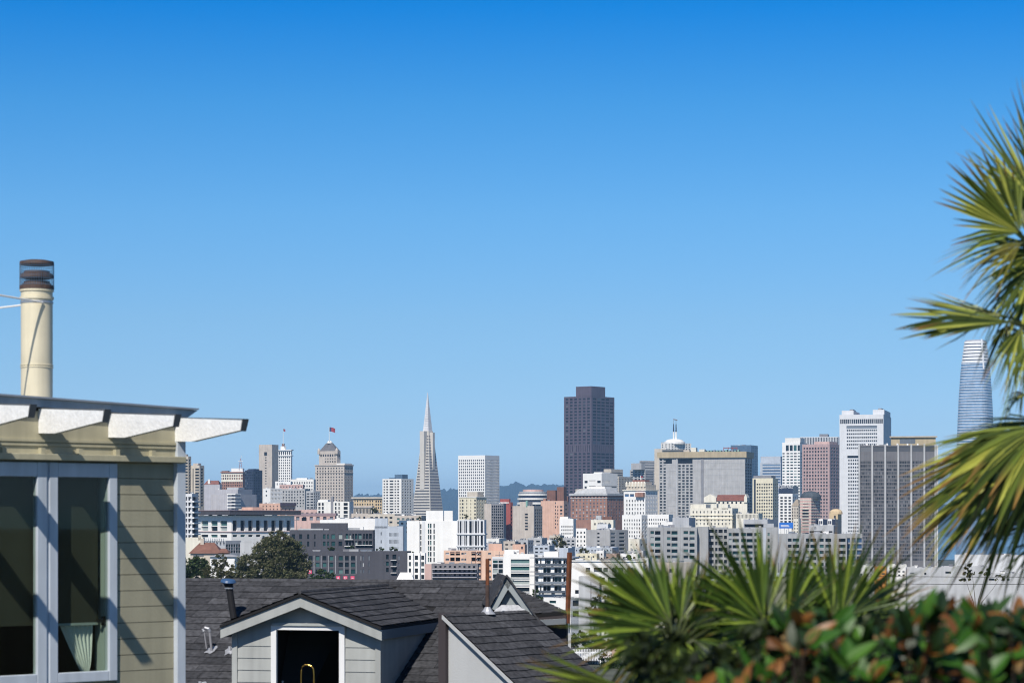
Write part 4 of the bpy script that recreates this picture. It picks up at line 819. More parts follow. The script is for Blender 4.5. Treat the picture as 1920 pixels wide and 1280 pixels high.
tree('garden_tree','dark leafy garden tree low down right of the pale fence',360,1165,1300,[(1140,1245,22,20),(1170,1255,26,24),(1195,1240,24,22),(1120,1268,20,16),(1215,1260,26,24)],'leaf_green',8000,.15)
t=thing('garden_fence','white picket fence panels along the garden below the shingle roof','fence',P(1100,1262,385)); k=385/FL
for i in range(26): MB().box((-32+i*3)*k,(-30.4+i*3)*k,0,.04,-1,46*k).build('picket','paint_white',t)
for y in (8,38): MB().box(-33*k,47*k,.041,.1,y*k,(y+3)*k).build('rail','paint_white',t)
tree('slender_tree','slender sparse sapling in front of white warehouse',220,1830,1150,[(1822,1068,16,14),(1848,1074,12,10),(1810,1085,14,10),(1875,1086,10,8)],'leaf_olive',500,.14)
tree('roof_tree','dark bushy tree on a roof above the loft building',900,1046,1046,[(1046,1016,12,10),(1056,1022,8,7)],'leaf_euc',1500,.3)
for px,y,D,h,lb in ((1003,1124,560,60,'thin grey utility pole before the loft building corner'),(1108,1160,470,70,'wooden utility pole with crossarm before the blank lilac wall'),(1196,1098,610,46,'short utility pole beside the white commercial building'),(936,1078,690,44,'slim pole on the peach apartment roof edge'),(556,1000,900,30,'thin antenna pole above the dark flats left end')):
    t=thing('utility_pole',lb,'pole',P(px,y,D)); k=D/FL; MB().tube([(0,0,-2),(0,0,h*k)],[.12,.09],6).build('pole','wood_grey',t); MB().box(-1.1,1.1,-.12,-.02,h*k-1,h*k-.8).build('crossarm','wood_grey',t)
for px,y,D,lb in ((882,1052,820,'small green tree top right of the peach apartments roof'),(772,1040,800,'little dark tree beside the bay windowed white house'),(1180,1046,690,'small olive tree among low roofs under the white wing'),(1094,1034,740,'small dark tree behind the cream flat roofed house'),(700,960,1480,'little tree on the terrace below the portico'),(470,968,1180,'dark tree crown above the arcade building eaves')):
    tree('street_tree',lb,D,px,y+12,[(px,y,8,7),(px+6,y+3,6,5)],random.choice(('leaf_green','leaf_euc')),700,.00042*D)
for px,y,D,lb in ((620,1029,870,'round clipped green shrub on dark flats roof garden, left one'),(657,1027,872,'tallest feathery green shrub of dark flats roof garden'),(712,1030,868,'wide light green shrub on dark flats roof by the blue grey block'),(739,1030,868,'small round dark green shrub at the right end of roof garden')):
    tree('roof_shrub',lb,D,px,y+6,[(px,y,7,5),(px+3,y+1,5,4)],'leaf_green',500,.28)
for px,y,lb in ((786,972,'small olive shrub on bright white block roof, leftmost'),(808,970,'dark shrub beside white penthouse wall'),(836,970,'dark shrub between the two white penthouses'),(874,968,'thin green plant on roof of the glass strip block')):
    tree('roof_shrub',lb,1062,px,y+7,[(px,y,4,4)],'leaf_euc',200,.35)
# ground sheet following the hill down to the bay
def terrain():
    V=[];Fs=[]; ys=[-120,-40,0,4,8,14,25,40,70,100,150,200,260,330,400,450,520,600,700,850,1000,1300,1700,2200,2800,3500,4300,5200,5600]
    nx=41
    for y in ys:
        for i in range(nx):
            f=(i/(nx-1)-.5)*2; x=f*(160+abs(y)*.6)*(1+abs(f)); V.append((x,y,ground(y)+(mnoise.noise(Vector((x*.01,y*.01,0)))*1.2 if 60<y<5000 else 0)))
    for j in range(len(ys)-1):
        for i in range(nx-1): Fs.append((j*nx+i,j*nx+i+1,(j+1)*nx+i+1,(j+1)*nx+i))
    return mesh_from('ground',V,Fs,'ground_mix',smooth=True)
mat('ground_mix',(.085,.088,.06),var=.5,scale=.03,streak=1,rough=.95)
tag(link('ground',terrain()),kind='structure')
mat('water',(.03,.07,.10),rough=.15,var=.1,scale=.01)
tag(MB().box(-9000,9000,5500,17500,-92,-89.).build('bay_water','water'),kind='structure')
# far wooded hills across the bay
def hills():
    D0=16000; k=D0/FL; V=[];Fs=[]; pr=[(-2600,960),(300,948),(560,940),(640,932),(672,928),(700,926),(730,930),(790,924),(826,918),(842,919),(858,914),(900,916),(930,913),(950,907),(966,905),(985,909),(1000,907),(1020,906.5),(1040,911),(1062,909),(1100,915),(1200,925),(1400,938),(2000,950),(4500,962)]
    def h(px):
        for (a,b),(c,d) in zip(pr,pr[1:]):
            if px<=c: return b+(d-b)*(px-a)/(c-a)
        return pr[-1][1]
    px=-2600; cols=[]
    while px<4500:
        cols.append(px); px+=2.2 if 560<px<1200 else 30
    nr=7
    for j in range(nr):
        f=j/(nr-1)
        for px in cols:
            y=h(px); zt=(HY-y)*k; zz=-93+(zt+93)*(f**.8)
            wob=(mnoise.noise(Vector((px*.05,j*1.7,0)))*22+mnoise.noise(Vector((px*.17,j*2.3,3)))*20+mnoise.noise(Vector((px*.45,j*3,9)))*14)*(f**.5)
            Y=D0-(1-f)*2500; V.append(((px-CX)*k*(Y/D0)**.0,Y+wob*12,zz+wob))
    n=len(cols)
    for j in range(nr-1):
        for i in range(n-1): Fs.append((j*n+i,j*n+i+1,(j+1)*n+i+1,(j+1)*n+i))
    m=n*(nr-1); 
    for i,px in enumerate(cols): V.append(((px-CX)*k,D0+2500,-95))
    for i in range(n-1): Fs.append((m+i,m+i+1,m+n+i+1,m+n+i))
    return mesh_from('hills',V,Fs,'hill_wood')
mat('hill_wood',(.03,.05,.05),var=.7,scale=.012,streak=1,rough=.95)
tag(link('hills',hills()),kind='structure')
# roads between the nearer blocks
def road(x0,y0,x1,y1,w,name='road'):
    mb=MB(); n=14; d=Vector((x1-x0,y1-y0,0)).normalized(); s=Vector((d.y,-d.x,0))*w/2
    for i in range(n):
        p=[Vector((x0+(x1-x0)*q/n,y0+(y1-y0)*q/n,0)) for q in (i,i+1)]
        q=[p[0]-s,p[0]+s,p[1]+s,p[1]-s]
        mb.quad(*[(v.x,v.y,ground(v.y)+.5) for v in q])
    tag(mb.build(name,'asphalt',weld=True),kind='structure')
road(8,380,90,1900,11); road(-60,470,120,430,10)
# power wires at the right
t=thing('power_line','two slack black power wires crossing low at the right edge','wires',P(1850,1078,110))
for dy in (0,.33):
    mb=MB(); mb.tube([Vector((-9+i*1.8,-.6*i*.2,-dy-.06*sin(i/10*pi))) for i in range(11)],.012,5); mb.build('wire','black',t)
# ================================================================ NEAR HOUSE, LEFT
mat('siding',(.32,.298,.212),rough=.6,var=.17,scale=1.6,bump=.1,bscale=30)
mat('siding_trim',(.40,.37,.26),rough=.6,var=.2,scale=2)
mat('frame_paint',(.50,.545,.60),rough=.45,var=.15,scale=2,bump=.05)
mat('peel_white',(.84,.84,.83),rough=.7,var=.1,scale=7,streak=.8,bump=.35,bscale=25)
mat('cap_grey',(.13,.135,.14),rough=.6)
mat('roof_metal',(.36,.38,.40),rough=.42,metal=.3,var=.2,scale=2)
mat('flue_cream',(.63,.565,.41),rough=.45,var=.2,scale=2.5,streak=.12)
mat('cap_rust',(.085,.055,.045),rough=.6,var=.5,scale=8)
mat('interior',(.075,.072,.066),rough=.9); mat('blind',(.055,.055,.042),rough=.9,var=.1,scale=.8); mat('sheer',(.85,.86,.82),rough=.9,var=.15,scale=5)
mat('jamb',(.44,.50,.48),rough=.6)
def glass(name,mixf=.16,tint=(.75,.8,.78)):
    m=bpy.data.materials.new(name); m.use_nodes=True; N,L=nt(m); N.remove(N['Principled BSDF'])
    a=N.new('ShaderNodeBsdfTransparent'); a.inputs[0].default_value=(*tint,1); g=N.new('ShaderNodeBsdfGlossy'); g.inputs['Roughness'].default_value=.02; g.inputs[0].default_value=(.9,.9,.9,1)
    mx=N.new('ShaderNodeMixShader'); mx.inputs[0].default_value=mixf; L.new(a.outputs[0],mx.inputs[1]); L.new(g.outputs[0],mx.inputs[2]); L.new(mx.outputs[0],N['Material Output'].inputs['Surface']); MATS[name]=m
glass('house_glass',.02,tint=(.80,.84,.80))
ZB=8.
H=thing('beige_house','olive beige clapboard house with blue grey glazed doors and white rafter tails','house',(-3.5,25,-ZB),radians(43)); H.scale=(.78,1,1)
def hb(name,m,t0,t1,y0,y1,z0,z1,par=H,bev=0):
    o=MB().box(t0,t1,y0,y1,z0+ZB,z1+ZB).build(name,m,par)
    if bev:
        md=o.modifiers.new('Bevel','BEVEL'); md.width=bev; md.segments=2
    return o
# walls
mb=MB(); mb.box(-.905,-.002,.02,.2,0,1.05+ZB).box(-7,-.907,.02,.2,.578+ZB,1.05+ZB).box(-7,-3.1,.021,.2,0,.577+ZB).box(-3.098,-.908,.02,.2,0,-1.63+ZB).box(-7,.1,6,6.2,0,1.05+ZB).box(.0,.1,.2,6,0,1.05+ZB)
mb.build('wall','siding',H)
sd=MB(); z=.585
while z>-7.6:
    z0=z-.163; sd.prism([Vector((-.9,-.006,z0+.007+ZB)),Vector((-.9,.018,z0+.001+ZB)),Vector((-.9,.018,z+ZB)),Vector((-.9,-.003,z+ZB))],(.899,0,0)); z=z0
sd.build('siding','siding',H)
hb('corner_board','frame_paint',.0,.135,-.07,.18,-7.9,1.0,bev=.006)
# fascia below the rafters
hb('fascia','siding_trim',-7,.02,-.03,.019,.60,1.075)
mb=MB(); mb.box(-7,.022,-.05,-.031,.775+ZB,.80+ZB); mb.box(-7,.024,-.045,-.0311,.735+ZB,.755+ZB); mb.build('moulding','siding_trim',H)
dr=hb('drip_ledge','siding_trim',-7,.10,-.12,-.0312,.592,.655,bev=.006)
for i in range(10): hb('clip','siding_trim',-.42-i*.56,-.36-i*.56,-.09,-.0313,.6551,.715)
# glazed doors
def sash(t0,t1,s=.125):
    z0,z1=-1.62,.575
    mb=MB(); mb.box(t0,t0+s,-.038,.045,z0+ZB,z1+ZB).box(t1-s,t1,-.038,.045,z0+ZB,z1+ZB).box(t0+s+.0005,t1-s-.0005,-.036,.043,z1-.145+ZB,z1+ZB-.001).box(t0+s+.0005,t1-s-.0005,-.036,.043,z0+.001+ZB,z0+.105+ZB)
    f=mb.build('window_frame','frame_paint',H)
    md=f.modifiers.new('Bevel','BEVEL'); md.width=.008; md.segments=2
    hb('pane','house_glass',t0+s,t1-s,-.004,.004,z0+.1,z1-.14,f)
    return f
f1=sash(-1.934,-.912); f0=sash(-3.05,-1.971,.143)
hb('mullion','frame_paint',-1.9705,-1.9345,-.02,.04,-1.62,.57)
# room behind
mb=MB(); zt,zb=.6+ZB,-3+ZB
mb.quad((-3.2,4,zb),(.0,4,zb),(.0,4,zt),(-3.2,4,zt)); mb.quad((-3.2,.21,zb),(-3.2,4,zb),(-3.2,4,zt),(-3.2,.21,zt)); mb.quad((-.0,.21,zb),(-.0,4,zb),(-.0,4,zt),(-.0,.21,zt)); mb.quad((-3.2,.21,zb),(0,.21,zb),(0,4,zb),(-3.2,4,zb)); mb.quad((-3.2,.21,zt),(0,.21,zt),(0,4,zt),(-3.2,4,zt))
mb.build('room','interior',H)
hb('jamb','jamb',-1.035,-.95,.05,.23,-1.55,.46)
hb('roller_blind','blind',-1.86,-1.10,.10,.105,-1.03,.5); hb('roller_blind','blind',-3.0,-2.05,.10,.105,-1.04,.5)
hb('blind_rail','jamb',-1.86,-1.10,.095,.112,-1.055,-1.03)
cu=MB(); n=36                                     # tied back sheer curtain
for j in range(13):
    v=j/12; z=-1.0-v*.52; wd=.46*(1-v)**.8+.07; cen=-1.40+.17*v
    for i in range(n+1):
        u=i/n; cu.V.append(Vector((cen+(u-.5)*wd, .15+.018*sin(u*44)*(1-.4*v), z+ZB-.06*(1-u)*v)))
for j in range(12):
    for i in range(n): a=j*(n+1)+i; cu.F.append((a,a+1,a+n+2,a+n+1))
cu.build('curtain','sheer',H,smooth=True)
MB().box(-1.15,-1.04,.03,.07,-1.03+ZB,-.995+ZB).box(-1.06,-1.045,.02,.09,-1.06+ZB,-.97+ZB).build('latch','black',f1)
# rafters
for i in range(6):
    t0=-.005-1.045*i; mb=MB(); ZR=ZB; ZB=ZR-t0*.021
    mb.prism([Vector((t0,-.0315,.815+ZB)),Vector((t0,-.32,.806+ZB)),Vector((t0,-1.16,.900+ZB)),Vector((t0,-1.185,1.0+ZB)),Vector((t0,-.0315,1.058+ZB))],(.085,0,0))
    r=mb.build('rafter_tail','peel_white',H)
    MB().prism([Vector((t0-.004,-1.161,.889+ZB)),Vector((t0-.004,-1.208,1.012+ZB)),Vector((t0-.004,-.03,1.066+ZB)),Vector((t0-.004,-.03,1.0595+ZB)),Vector((t0-.004,-1.187,1.0015+ZB))],(.093,0,0)).build('end_cap','cap_grey',r); ZB=ZR
# roof
mb=MB(); mb.prism([Vector((-7,-.10,1.068+ZB)),Vector((-7,-.10,1.155+ZB)),Vector((-7,6.3,1.45+ZB)),Vector((-7,6.3,1.36+ZB))],(7.14,0,0)); roof=mb.build('roof','roof_metal',H); roof.rotation_euler.y=.023; roof.location=(-ZB*0-.023*(1.07+ZB),0,0)
mb=MB(); mb.prism([Vector((-7,-.14,1.150+ZB)),Vector((-7,-.14,1.168+ZB)),Vector((-7,6.3,1.468+ZB)),Vector((-7,6.3,1.452+ZB))],(7.28,0,0)); mb.build('roof_edge','metal',roof)
mb=MB(); mb.prism([Vector((.1405,-.10,1.07+ZB)),Vector((.1405,-.10,1.149+ZB)),Vector((.30,-.10,1.149+ZB))],(0,3,0)); mb.build('roof_end','roof_metal',roof)
# flue
Yc=26.; cx=(69-CX)/FL*Yc; r=59/2/FL*Yc
Mw=H.matrix_basis.inverted()@Vector((cx,Yc,0))
ch=MB().lathe([(r,.9),(r,2.37),(r+.012,2.372),(r+.012,2.40),(r,2.402),(r,2.455),(r+.012,2.457),(r+.012,2.48),(r*.8,2.485)],(0,0,0),36).build('chimney','flue_cream',H,smooth=False,loc=(Mw.x,Mw.y,ZB)); ch.scale=(1/.78,1,1)
ch.data.polygons.foreach_set('use_smooth',[True]*len(ch.data.polygons)); ch.data.set_sharp_from_angle(angle=radians(32))
def zc(py): return (HY-py)/FL*Yc
for z in (zc(686),zc(690)): MB().lathe([(r+.001,z),(r+.007,z+.004),(r+.007,z+.012),(r+.001,z+.016)],(0,0,0),36).build('seam_ring','flue_cream',ch,smooth=True)
MB().lathe([(r+.001,zc(569)),(r+.006,zc(569)),(r+.006,zc(565)),(r+.001,zc(565))],(0,0,0),36).build('clamp_band','metal',ch)
rc=r*1.09
MB().lathe([(r*.85,zc(543)),(rc,zc(543)),(rc,zc(536)),(r*.92,zc(534)),(r*.80,zc(528)),(r*.55,zc(526))],(0,0,0),32).build('cap_base','cap_rust',ch)
MB().lathe([(r*.8,zc(523)),(rc*.99,zc(521)),(rc*.99,zc(516)),(r*.82,zc(511)),(r*.78,zc(508)),(r*.4,zc(508))],(0,0,0),32).build('cap_baffle','cap_rust',ch)
MB().lathe([(rc*.98,zc(497)),(rc,zc(495)),(rc*.98,zc(490.5)),(rc*.6,zc(488))],(0,0,0),32).build('cap_lid','cap_rust',ch)
mb=MB()
for i in range(44): a=2*pi*i/44; x,y=rc*.985*cos(a),rc*.985*sin(a); mb.tube([(x,y,zc(541)),(x,y,zc(493))],.0022,4,False)
for j in range(9): z=zc(540)+(zc(494)-zc(540))*j/8; mb.tube([(rc*.985*cos(2*pi*i/40),rc*.985*sin(2*pi*i/40),z) for i in range(41)],.0018,4,False)
mb.build('wire_screen','steelblue',ch)
inv=(H.matrix_basis@Matrix.Translation((Mw.x,Mw.y,ZB))@Matrix.Diagonal((1/.78,1,1,1))).inverted()
for a,b2 in ((P(80,567,Yc-r*.93),P(-90,538,24.6)),(P(40,572,Yc),P(-90,588,27))):
    MB().tube([inv@a,inv@b2],.011,6).build('brace_rod','offwhite',ch)
# ================================================================ SHINGLE ROOFED HOUSE WITH DORMER
A=radians(15.6); sA,cA=sin(A),cos(A); Y0=40.; X0=(563-CX)/FL*Y0; ZD=9.
G=thing('dormer_house','house with dark grey shingle roof and pale grey gabled dormer','house',(X0,Y0,-ZD),-A)
def loc(px,py,v):
    rx,rz=(px-CX)/FL,(HY-py)/FL; Y=(v+X0*sA+Y0*cA)/(rx*sA+cA); X=rx*Y
    return Vector(((X-X0)*cA-(Y-Y0)*sA, v, rz*Y+ZD))
ramp_mat('shingle',[(0,(.040,.041,.046)),(.3,(.051,.052,.058)),(.7,(.061,.062,.069)),(1,(.080,.081,.089))],rough=.9,spec=.12,island=True,constant=False,noisy=14)
mat('roof_deck',(.018,.018,.02),rough=.95); mat('dormer_paint',(.36,.372,.36),rough=.6,var=.2,scale=1.5,bump=.05); mat('dormer_dark',(.16,.18,.20),rough=.6,var=.1)
mat('stucco_white',(.46,.47,.475),rough=.8,var=.08,scale=1.3,bump=.2,bscale=40); mat('flashing',(.42,.43,.46),rough=.45,var=.35,scale=6,metal=.3); mat('gable_paint',(.30,.33,.34),rough=.6); mat('post_brown',(.05,.042,.045),rough=.8); mat('brass',(.55,.36,.09),rough=.25,metal=.9)
def clip(poly,conv):
    out=poly
    for i in range(len(conv)):
        a,b=conv[i],conv[(i+1)%len(conv)]; inp=out; out=[]
        if not inp: return []
        def side(p): return (b[0]-a[0])*(p[1]-a[1])-(b[1]-a[1])*(p[0]-a[0])
        for j in range(len(inp)):
            p,q=inp[j],inp[(j+1)%len(inp)]; sp,sq=side(p),side(q)
            if sp>=0: out.append(p)
            if (sp>=0)!=(sq>=0):
                t=sp/(sp-sq); out.append((p[0]+(q[0]-p[0])*t,p[1]+(q[1]-p[1])*t))
    return out
def shingles(mb,O,e,s,conv,expo=.27,wid=.32,skip=None,lift=.016):
    """overlapping shingle tabs over the convex polygon conv given in (along e, up s) metres from O"""
    O=Vector(O); n=e.cross(s).normalized()
    if n.z<0: n=-n
    ar=sum(conv[i][0]*conv[(i+1)%len(conv)][1]-conv[(i+1)%len(conv)][0]*conv[i][1] for i in range(len(conv)))
    if ar<0: conv=conv[::-1]
    x0,x1=min(p[0] for p in conv),max(p[0] for p in conv); y0,y1=min(p[1] for p in conv),max(p[1] for p in conv)
    y=y0; row=0
    while y<y1:
        x=x0-random.uniform(0,wid)
        while x<x1:
            w=wid*random.uniform(.7,1.3); yb=y+random.uniform(-.012,.012)
            pl=clip([(x+.004,yb),(x+w-.004,yb),(x+w-.004,y+expo*1.02),(x+.004,y+expo*1.02)],conv)
            if len(pl)>=3:
                cx=sum(p[0] for p in pl)/len(pl); cy=sum(p[1] for p in pl)/len(pl)
                if not (skip and skip(O+e*cx+s*cy)):
                    hh=lambda p: .003+lift*max(0,1-(p[1]-yb)/expo)
                    q=[O+e*p[0]+s*p[1]+n*hh(p) for p in pl]; mb.quad(*q)
                    low=[p for p in pl if p[1]<yb+.002]
                    if len(low)==2:
                        a,b=sorted(low); mb.quad(O+e*a[0]+s*a[1],O+e*b[0]+s*b[1],O+e*b[0]+s*b[1]+n*hh(b),O+e*a[0]+s*a[1]+n*hh(a))
            x+=w
        y+=expo; row+=1
vr=4.7; SL=.43; zr=loc(640,1090,vr).z
zm=lambda v: zr-SL*(vr-v)
hwD=1.42; zpk=loc(563,1111,0).z; dz=.535; zev=zpk-dz; vR=vr-(zr-zpk)/SL; vE=vr-(zr-zev)/SL
uR=loc(948,1087,vr).x; uL=-9.
e=Vector((1,0,0)); s=Vector((0,1,SL)).normalized(); v0=-3.2; Ls=(vr-v0)*sqrt(1+SL*SL)
inside=lambda p: abs(p.x)<1.13 and .2<p.y and p.z < zpk-abs(p.x)/hwD*dz-.02
vA=.3; A3=loc(832,1151,vA); uA=A3.x
lr=Vector((.398,.918,0)); lq=Vector((.918,-.398,0))            # level direction of the wing's courses, and its fall line in plan
def on_line(px,O,d):                                              # point of a level line seen in column px
    lo,hi=0.,6.
    for _ in range(50):
        m=(lo+hi)/2; p=O+d*m; X=X0+p.x*cA+p.y*sA; Y=Y0-p.x*sA+p.y*cA
        if CX+FL*X/Y<px: lo=m
        else: hi=m
    return O+d*lo
B3=on_line(992,A3,lr); R1=loc(948,1086,vr); uE=R1.x
mb=MB(); shingles(mb,(0,v0,zm(v0)),e,s,[(uL,0),(uE,0),(uE,Ls),(uL,Ls)],expo=.27,wid=.40,skip=inside)
shingles(mb,(0,vr+5,zr-5*SL),e,Vector((0,-1,SL)).normalized(),[(uL,0),(uE,0),(uE,5*sqrt(1+SL*SL)),(uL,5*sqrt(1+SL*SL))],expo=.6,wid=.8)
mb.tube([(uL,vr,zr+.0),(uE,vr,zr+.0)],.05,8)
rm=mb.build('roof','shingle',G)
mb=MB()
for (a,b,c,d) in ((uL,-1.15,v0,vr),(1.15,uE,v0,vr),(-1.15,1.15,vE+.15,vr)):
    mb.quad((a,c,zm(c)-.01),(b,c,zm(c)-.01),(b,d,zm(d)-.01),(a,d,zm(d)-.01))
mb.quad((uL,vr,zr-.012),(uE,vr,zr-.012),(uE,vr+5,zr-5*SL-.012),(uL,vr+5,zr-5*SL-.012))
mb.build('roof_deck','roof_deck',rm)
mb=MB(); mb.box(uL+.3,uE-.2,v0+.5,v0+.7,0,zm(v0)-.2).box(uL+.3,uE-.1,vr+4.5,vr+4.7,0,zr-5*SL-.1).box(uL+.3,uL+.5,v0+.72,vr+4.48,0,zm(v0)-.2); mb.build('wall','dormer_paint',G)
# dormer
D_=link('dormer',None,G)
hs=sqrt(hwD**2+dz**2)
mb=MB()
for sg in (1,-1):
    sv=Vector((-sg*hwD,0,dz)).normalized(); shingles(mb,(sg*hwD,0,zev),Vector((0,1,0)),sv,[(-.03,0),(vE+.12,0),(vR+.1,hs),(-.03,hs)],expo=.2,wid=.32)
mb.tube([(0,-.03,zpk+.01),(0,vR,zpk+.01)],.035,6)
mb.build('dormer_roof','shingle',D_)
mb=MB()
for sg in (1,-1):
    mb.prism([Vector((sg*hwD,-.035,zev-.012)),Vector((0,-.035,zpk-.012)),Vector((0,-.035,zpk-.055)),Vector((sg*hwD,-.035,zev-.055))],(0,2.72 if 0 else vE-.0,0))
mb.build('roof_edge','roof_deck',D_)
bd=.175
mb=MB(); mb.prism([Vector((-hwD,0,zev-.058)),Vector((0,0,zpk-.058)),Vector((hwD,0,zev-.058)),Vector((hwD,0,zev-.058-bd)),Vector((0,0,zpk-.058-bd)),Vector((-hwD,0,zev-.058-bd))],(0,.03,0)); mb.build('barge_board','dormer_paint',D_)
for sg in (1,-1):
    x0,x1=sorted((sg*(hwD-.03),sg*hwD)); MB().box(x0,x1,.032,vE+.2,zev-.16-.058,zev-.06).build('eave_board','dormer_dark',D_)
vW=.24; uw0,uw1=loc(437,1240,vW).x,loc(713.5,1240,vW).x; zlow=zm(vW)-.5
tz=lambda u: zpk-.06-abs(u)/hwD*dz
wx0,wx1=loc(516,1240,vW).x,loc(641,1240,vW).x; zwt=loc(563,1178,vW).z; zwb=zlow-.7; zs_=zwt
mb=MB()
def wp(pts): mb.prism([Vector((u,vW+.02,z)) for u,z in pts],(0,.1,0))
wp([(uw0,zwb),(wx0,zwb),(wx0,tz(wx0)),(uw0,tz(uw0))]); wp([(wx1,zwb),(uw1,zwb),(uw1,tz(uw1)),(wx1,tz(wx1))]); wp([(wx0+.0005,zwt),(wx1-.0005,zwt),(wx1-.0005,tz(wx1)),(0,tz(0)),(wx0+.0005,tz(wx0))])
for u in (uw0,uw1-.1):
    mb.prism([Vector((u,vW+.1205,zwb)),Vector((u,vE+.3,zm(vE)-.3)),Vector((u,vE+.3,tz(u if u<0 else u+.1)-.02)),Vector((u,vW+.1205,tz(u if u<0 else u+.1)-.02))],(.1,0,0))
dw=mb.build('dormer_wall','dormer_paint',D_)
bh=loc(480,1200,vW).z-loc(480,1222.6,vW).z
for (a,b) in ((uw0+.085,wx0-.062),(wx1+.062,uw1-.085)):
    z=loc(480,1187.5,vW).z+bh; sd=MB()
    while z>zwb:
        za=z-bh; top_=min(tz(a),tz(b)); 
        if za<top_: sd.prism([Vector((a,vW-.008,za)),Vector((a,vW+.018,za)),Vector((a,vW+.018,min(z,tz(a)))),Vector((a,vW+.006,min(z,tz(a))))],(b-a,0,0))
        z=za
    sd.build('siding','dormer_paint',D_)
for a,b in ((uw0-.01,uw0+.083),(uw1-.083,uw1+.01)):
    mb=MB(); mb.prism([Vector((a,vW-.03,zwb)),Vector((b,vW-.03,zwb)),Vector((b,vW-.03,tz(b))),Vector((a,vW-.03,tz(a)))],(0,.048,0)); mb.build('corner_board','dormer_paint',D_)
mb=MB(); fz=zwt+.05
mb.box(wx0-.06,wx0+.035,vW-.045,vW+.019,zwb,fz).box(wx1-.035,wx1+.06,vW-.045,vW+.019,zwb,fz).box(wx0+.0355,wx1-.0355,vW-.043,vW+.0185,zwt-.02,fz-.001)
wf=mb.build('window','paint_white',D_)
MB().box(wx0-.03,wx1+.03,vW-.075,vW-.0455,fz+.0015,fz+.045).build('window_head','dormer_paint',D_)
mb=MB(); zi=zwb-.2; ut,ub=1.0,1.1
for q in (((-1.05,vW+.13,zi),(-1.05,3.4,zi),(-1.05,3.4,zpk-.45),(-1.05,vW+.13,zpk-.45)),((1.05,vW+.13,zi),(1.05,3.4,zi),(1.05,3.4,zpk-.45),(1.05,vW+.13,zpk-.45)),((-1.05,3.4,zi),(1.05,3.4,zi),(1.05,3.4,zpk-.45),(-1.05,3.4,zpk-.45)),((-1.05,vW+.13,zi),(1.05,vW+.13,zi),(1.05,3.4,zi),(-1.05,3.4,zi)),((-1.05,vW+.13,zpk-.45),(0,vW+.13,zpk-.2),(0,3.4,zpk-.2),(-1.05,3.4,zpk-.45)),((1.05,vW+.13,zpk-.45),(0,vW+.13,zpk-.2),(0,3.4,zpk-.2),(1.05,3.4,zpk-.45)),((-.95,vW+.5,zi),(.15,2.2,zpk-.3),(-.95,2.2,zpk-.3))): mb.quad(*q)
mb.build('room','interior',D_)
# tap and bottle inside the window
t=thing('kitchen_tap','slim brass gooseneck tap standing inside the dark dormer window','tap'); t.matrix_basis=G.matrix_basis@Matrix.Translation(loc(564.5,1296,.62))
q=[loc(x,y,.62)-loc(564.5,1296,.62) for x,y in ((564.5,1296),(564.6,1270),(565,1256),(567,1249),(572,1245.5),(578,1245.5),(584,1248),(587.5,1253),(588.5,1263),(588.7,1274))]
MB().tube(q,.014,8).build('spout','brass',t); MB().lathe([(.03,-.02),(.03,.02),(.02,.03)],(0,0,0),12).build('tap_base','brass',t)
MB().tube([q[-1],q[-1]-Vector((0,0,.05))],.018,8).build('nozzle','brass',t)
t=thing('soap_bottle','small pale soap bottle by the left edge of dormer window','bottle'); t.matrix_basis=G.matrix_basis@Matrix.Translation(loc(530,1296,.55)); MB().lathe([(.035,0),(.038,.02),(.038,.1),(.02,.13)],(0,0,0),12).build('bottle_body','jamb',t); MB().lathe([(.012,.13),(.012,.17),(.02,.172),(.02,.185)],(0,0,0),10).build('pump','paint_white',t)
# lower wing: a steeper roof running down to the right, with a white side wall under its edge
W_=link('lower_wing',None,G); sw=.70; wl=3.4; tw_=(B3-A3).dot(lr); vb=B3.y-.1
su=(-lq+Vector((0,0,sw))).normalized(); Lw=wl*sqrt(1+sw*sw); O3=A3+lq*wl-Vector((0,0,sw*wl))
mb=MB(); shingles(mb,O3,lr,su,[(-.03,0),(tw_,0),(tw_,Lw),(-.03,Lw)],expo=.185,wid=.34); mb.build('wing_roof','shingle',W_)
dz_=lambda k: Vector((0,0,-k))
mb=MB(); mb.prism([A3+dz_(.006),O3+dz_(.006),O3+dz_(.06),A3+dz_(.06)],lr*tw_); mb.build('wing_deck','roof_deck',W_)
mb=MB(); mb.prism([A3-lr*.05+dz_(.012),O3-lr*.05+dz_(.012),O3-lr*.05+dz_(.075),A3-lr*.05+dz_(.075)],lr*.022); mb.build('rake_board','stucco_white',W_)
Aw=A3+lr*.05; mb=MB(); mb.prism([Vector((Aw.x,Aw.y,1))+lq*.06,Vector((Aw.x,Aw.y,1))+lq*wl,Aw+lq*wl+dz_(sw*wl+.14),Aw+lq*.06+dz_(.16)],lr*.12); mb.build('side_wall','stucco_white',W_)
mb=MB(); q=A3-lr*.02; mb.prism([Vector((q.x,q.y,1))-lq*.10,Vector((q.x,q.y,1))+lq*.055,q+lq*.055+dz_(.05),q-lq*.10+dz_(-.02)],lr*.3); mb.build('end_post','post_brown',W_)
mb=MB(); mb.prism([A3+lr*.2+dz_(.02),A3+lr*tw_+dz_(.02),Vector(((A3+lr*tw_).x,(A3+lr*tw_).y,1)),Vector(((A3+lr*.2).x,(A3+lr*.2).y,1))],-lq*.1); mb.build('back_wall','post_brown',W_)
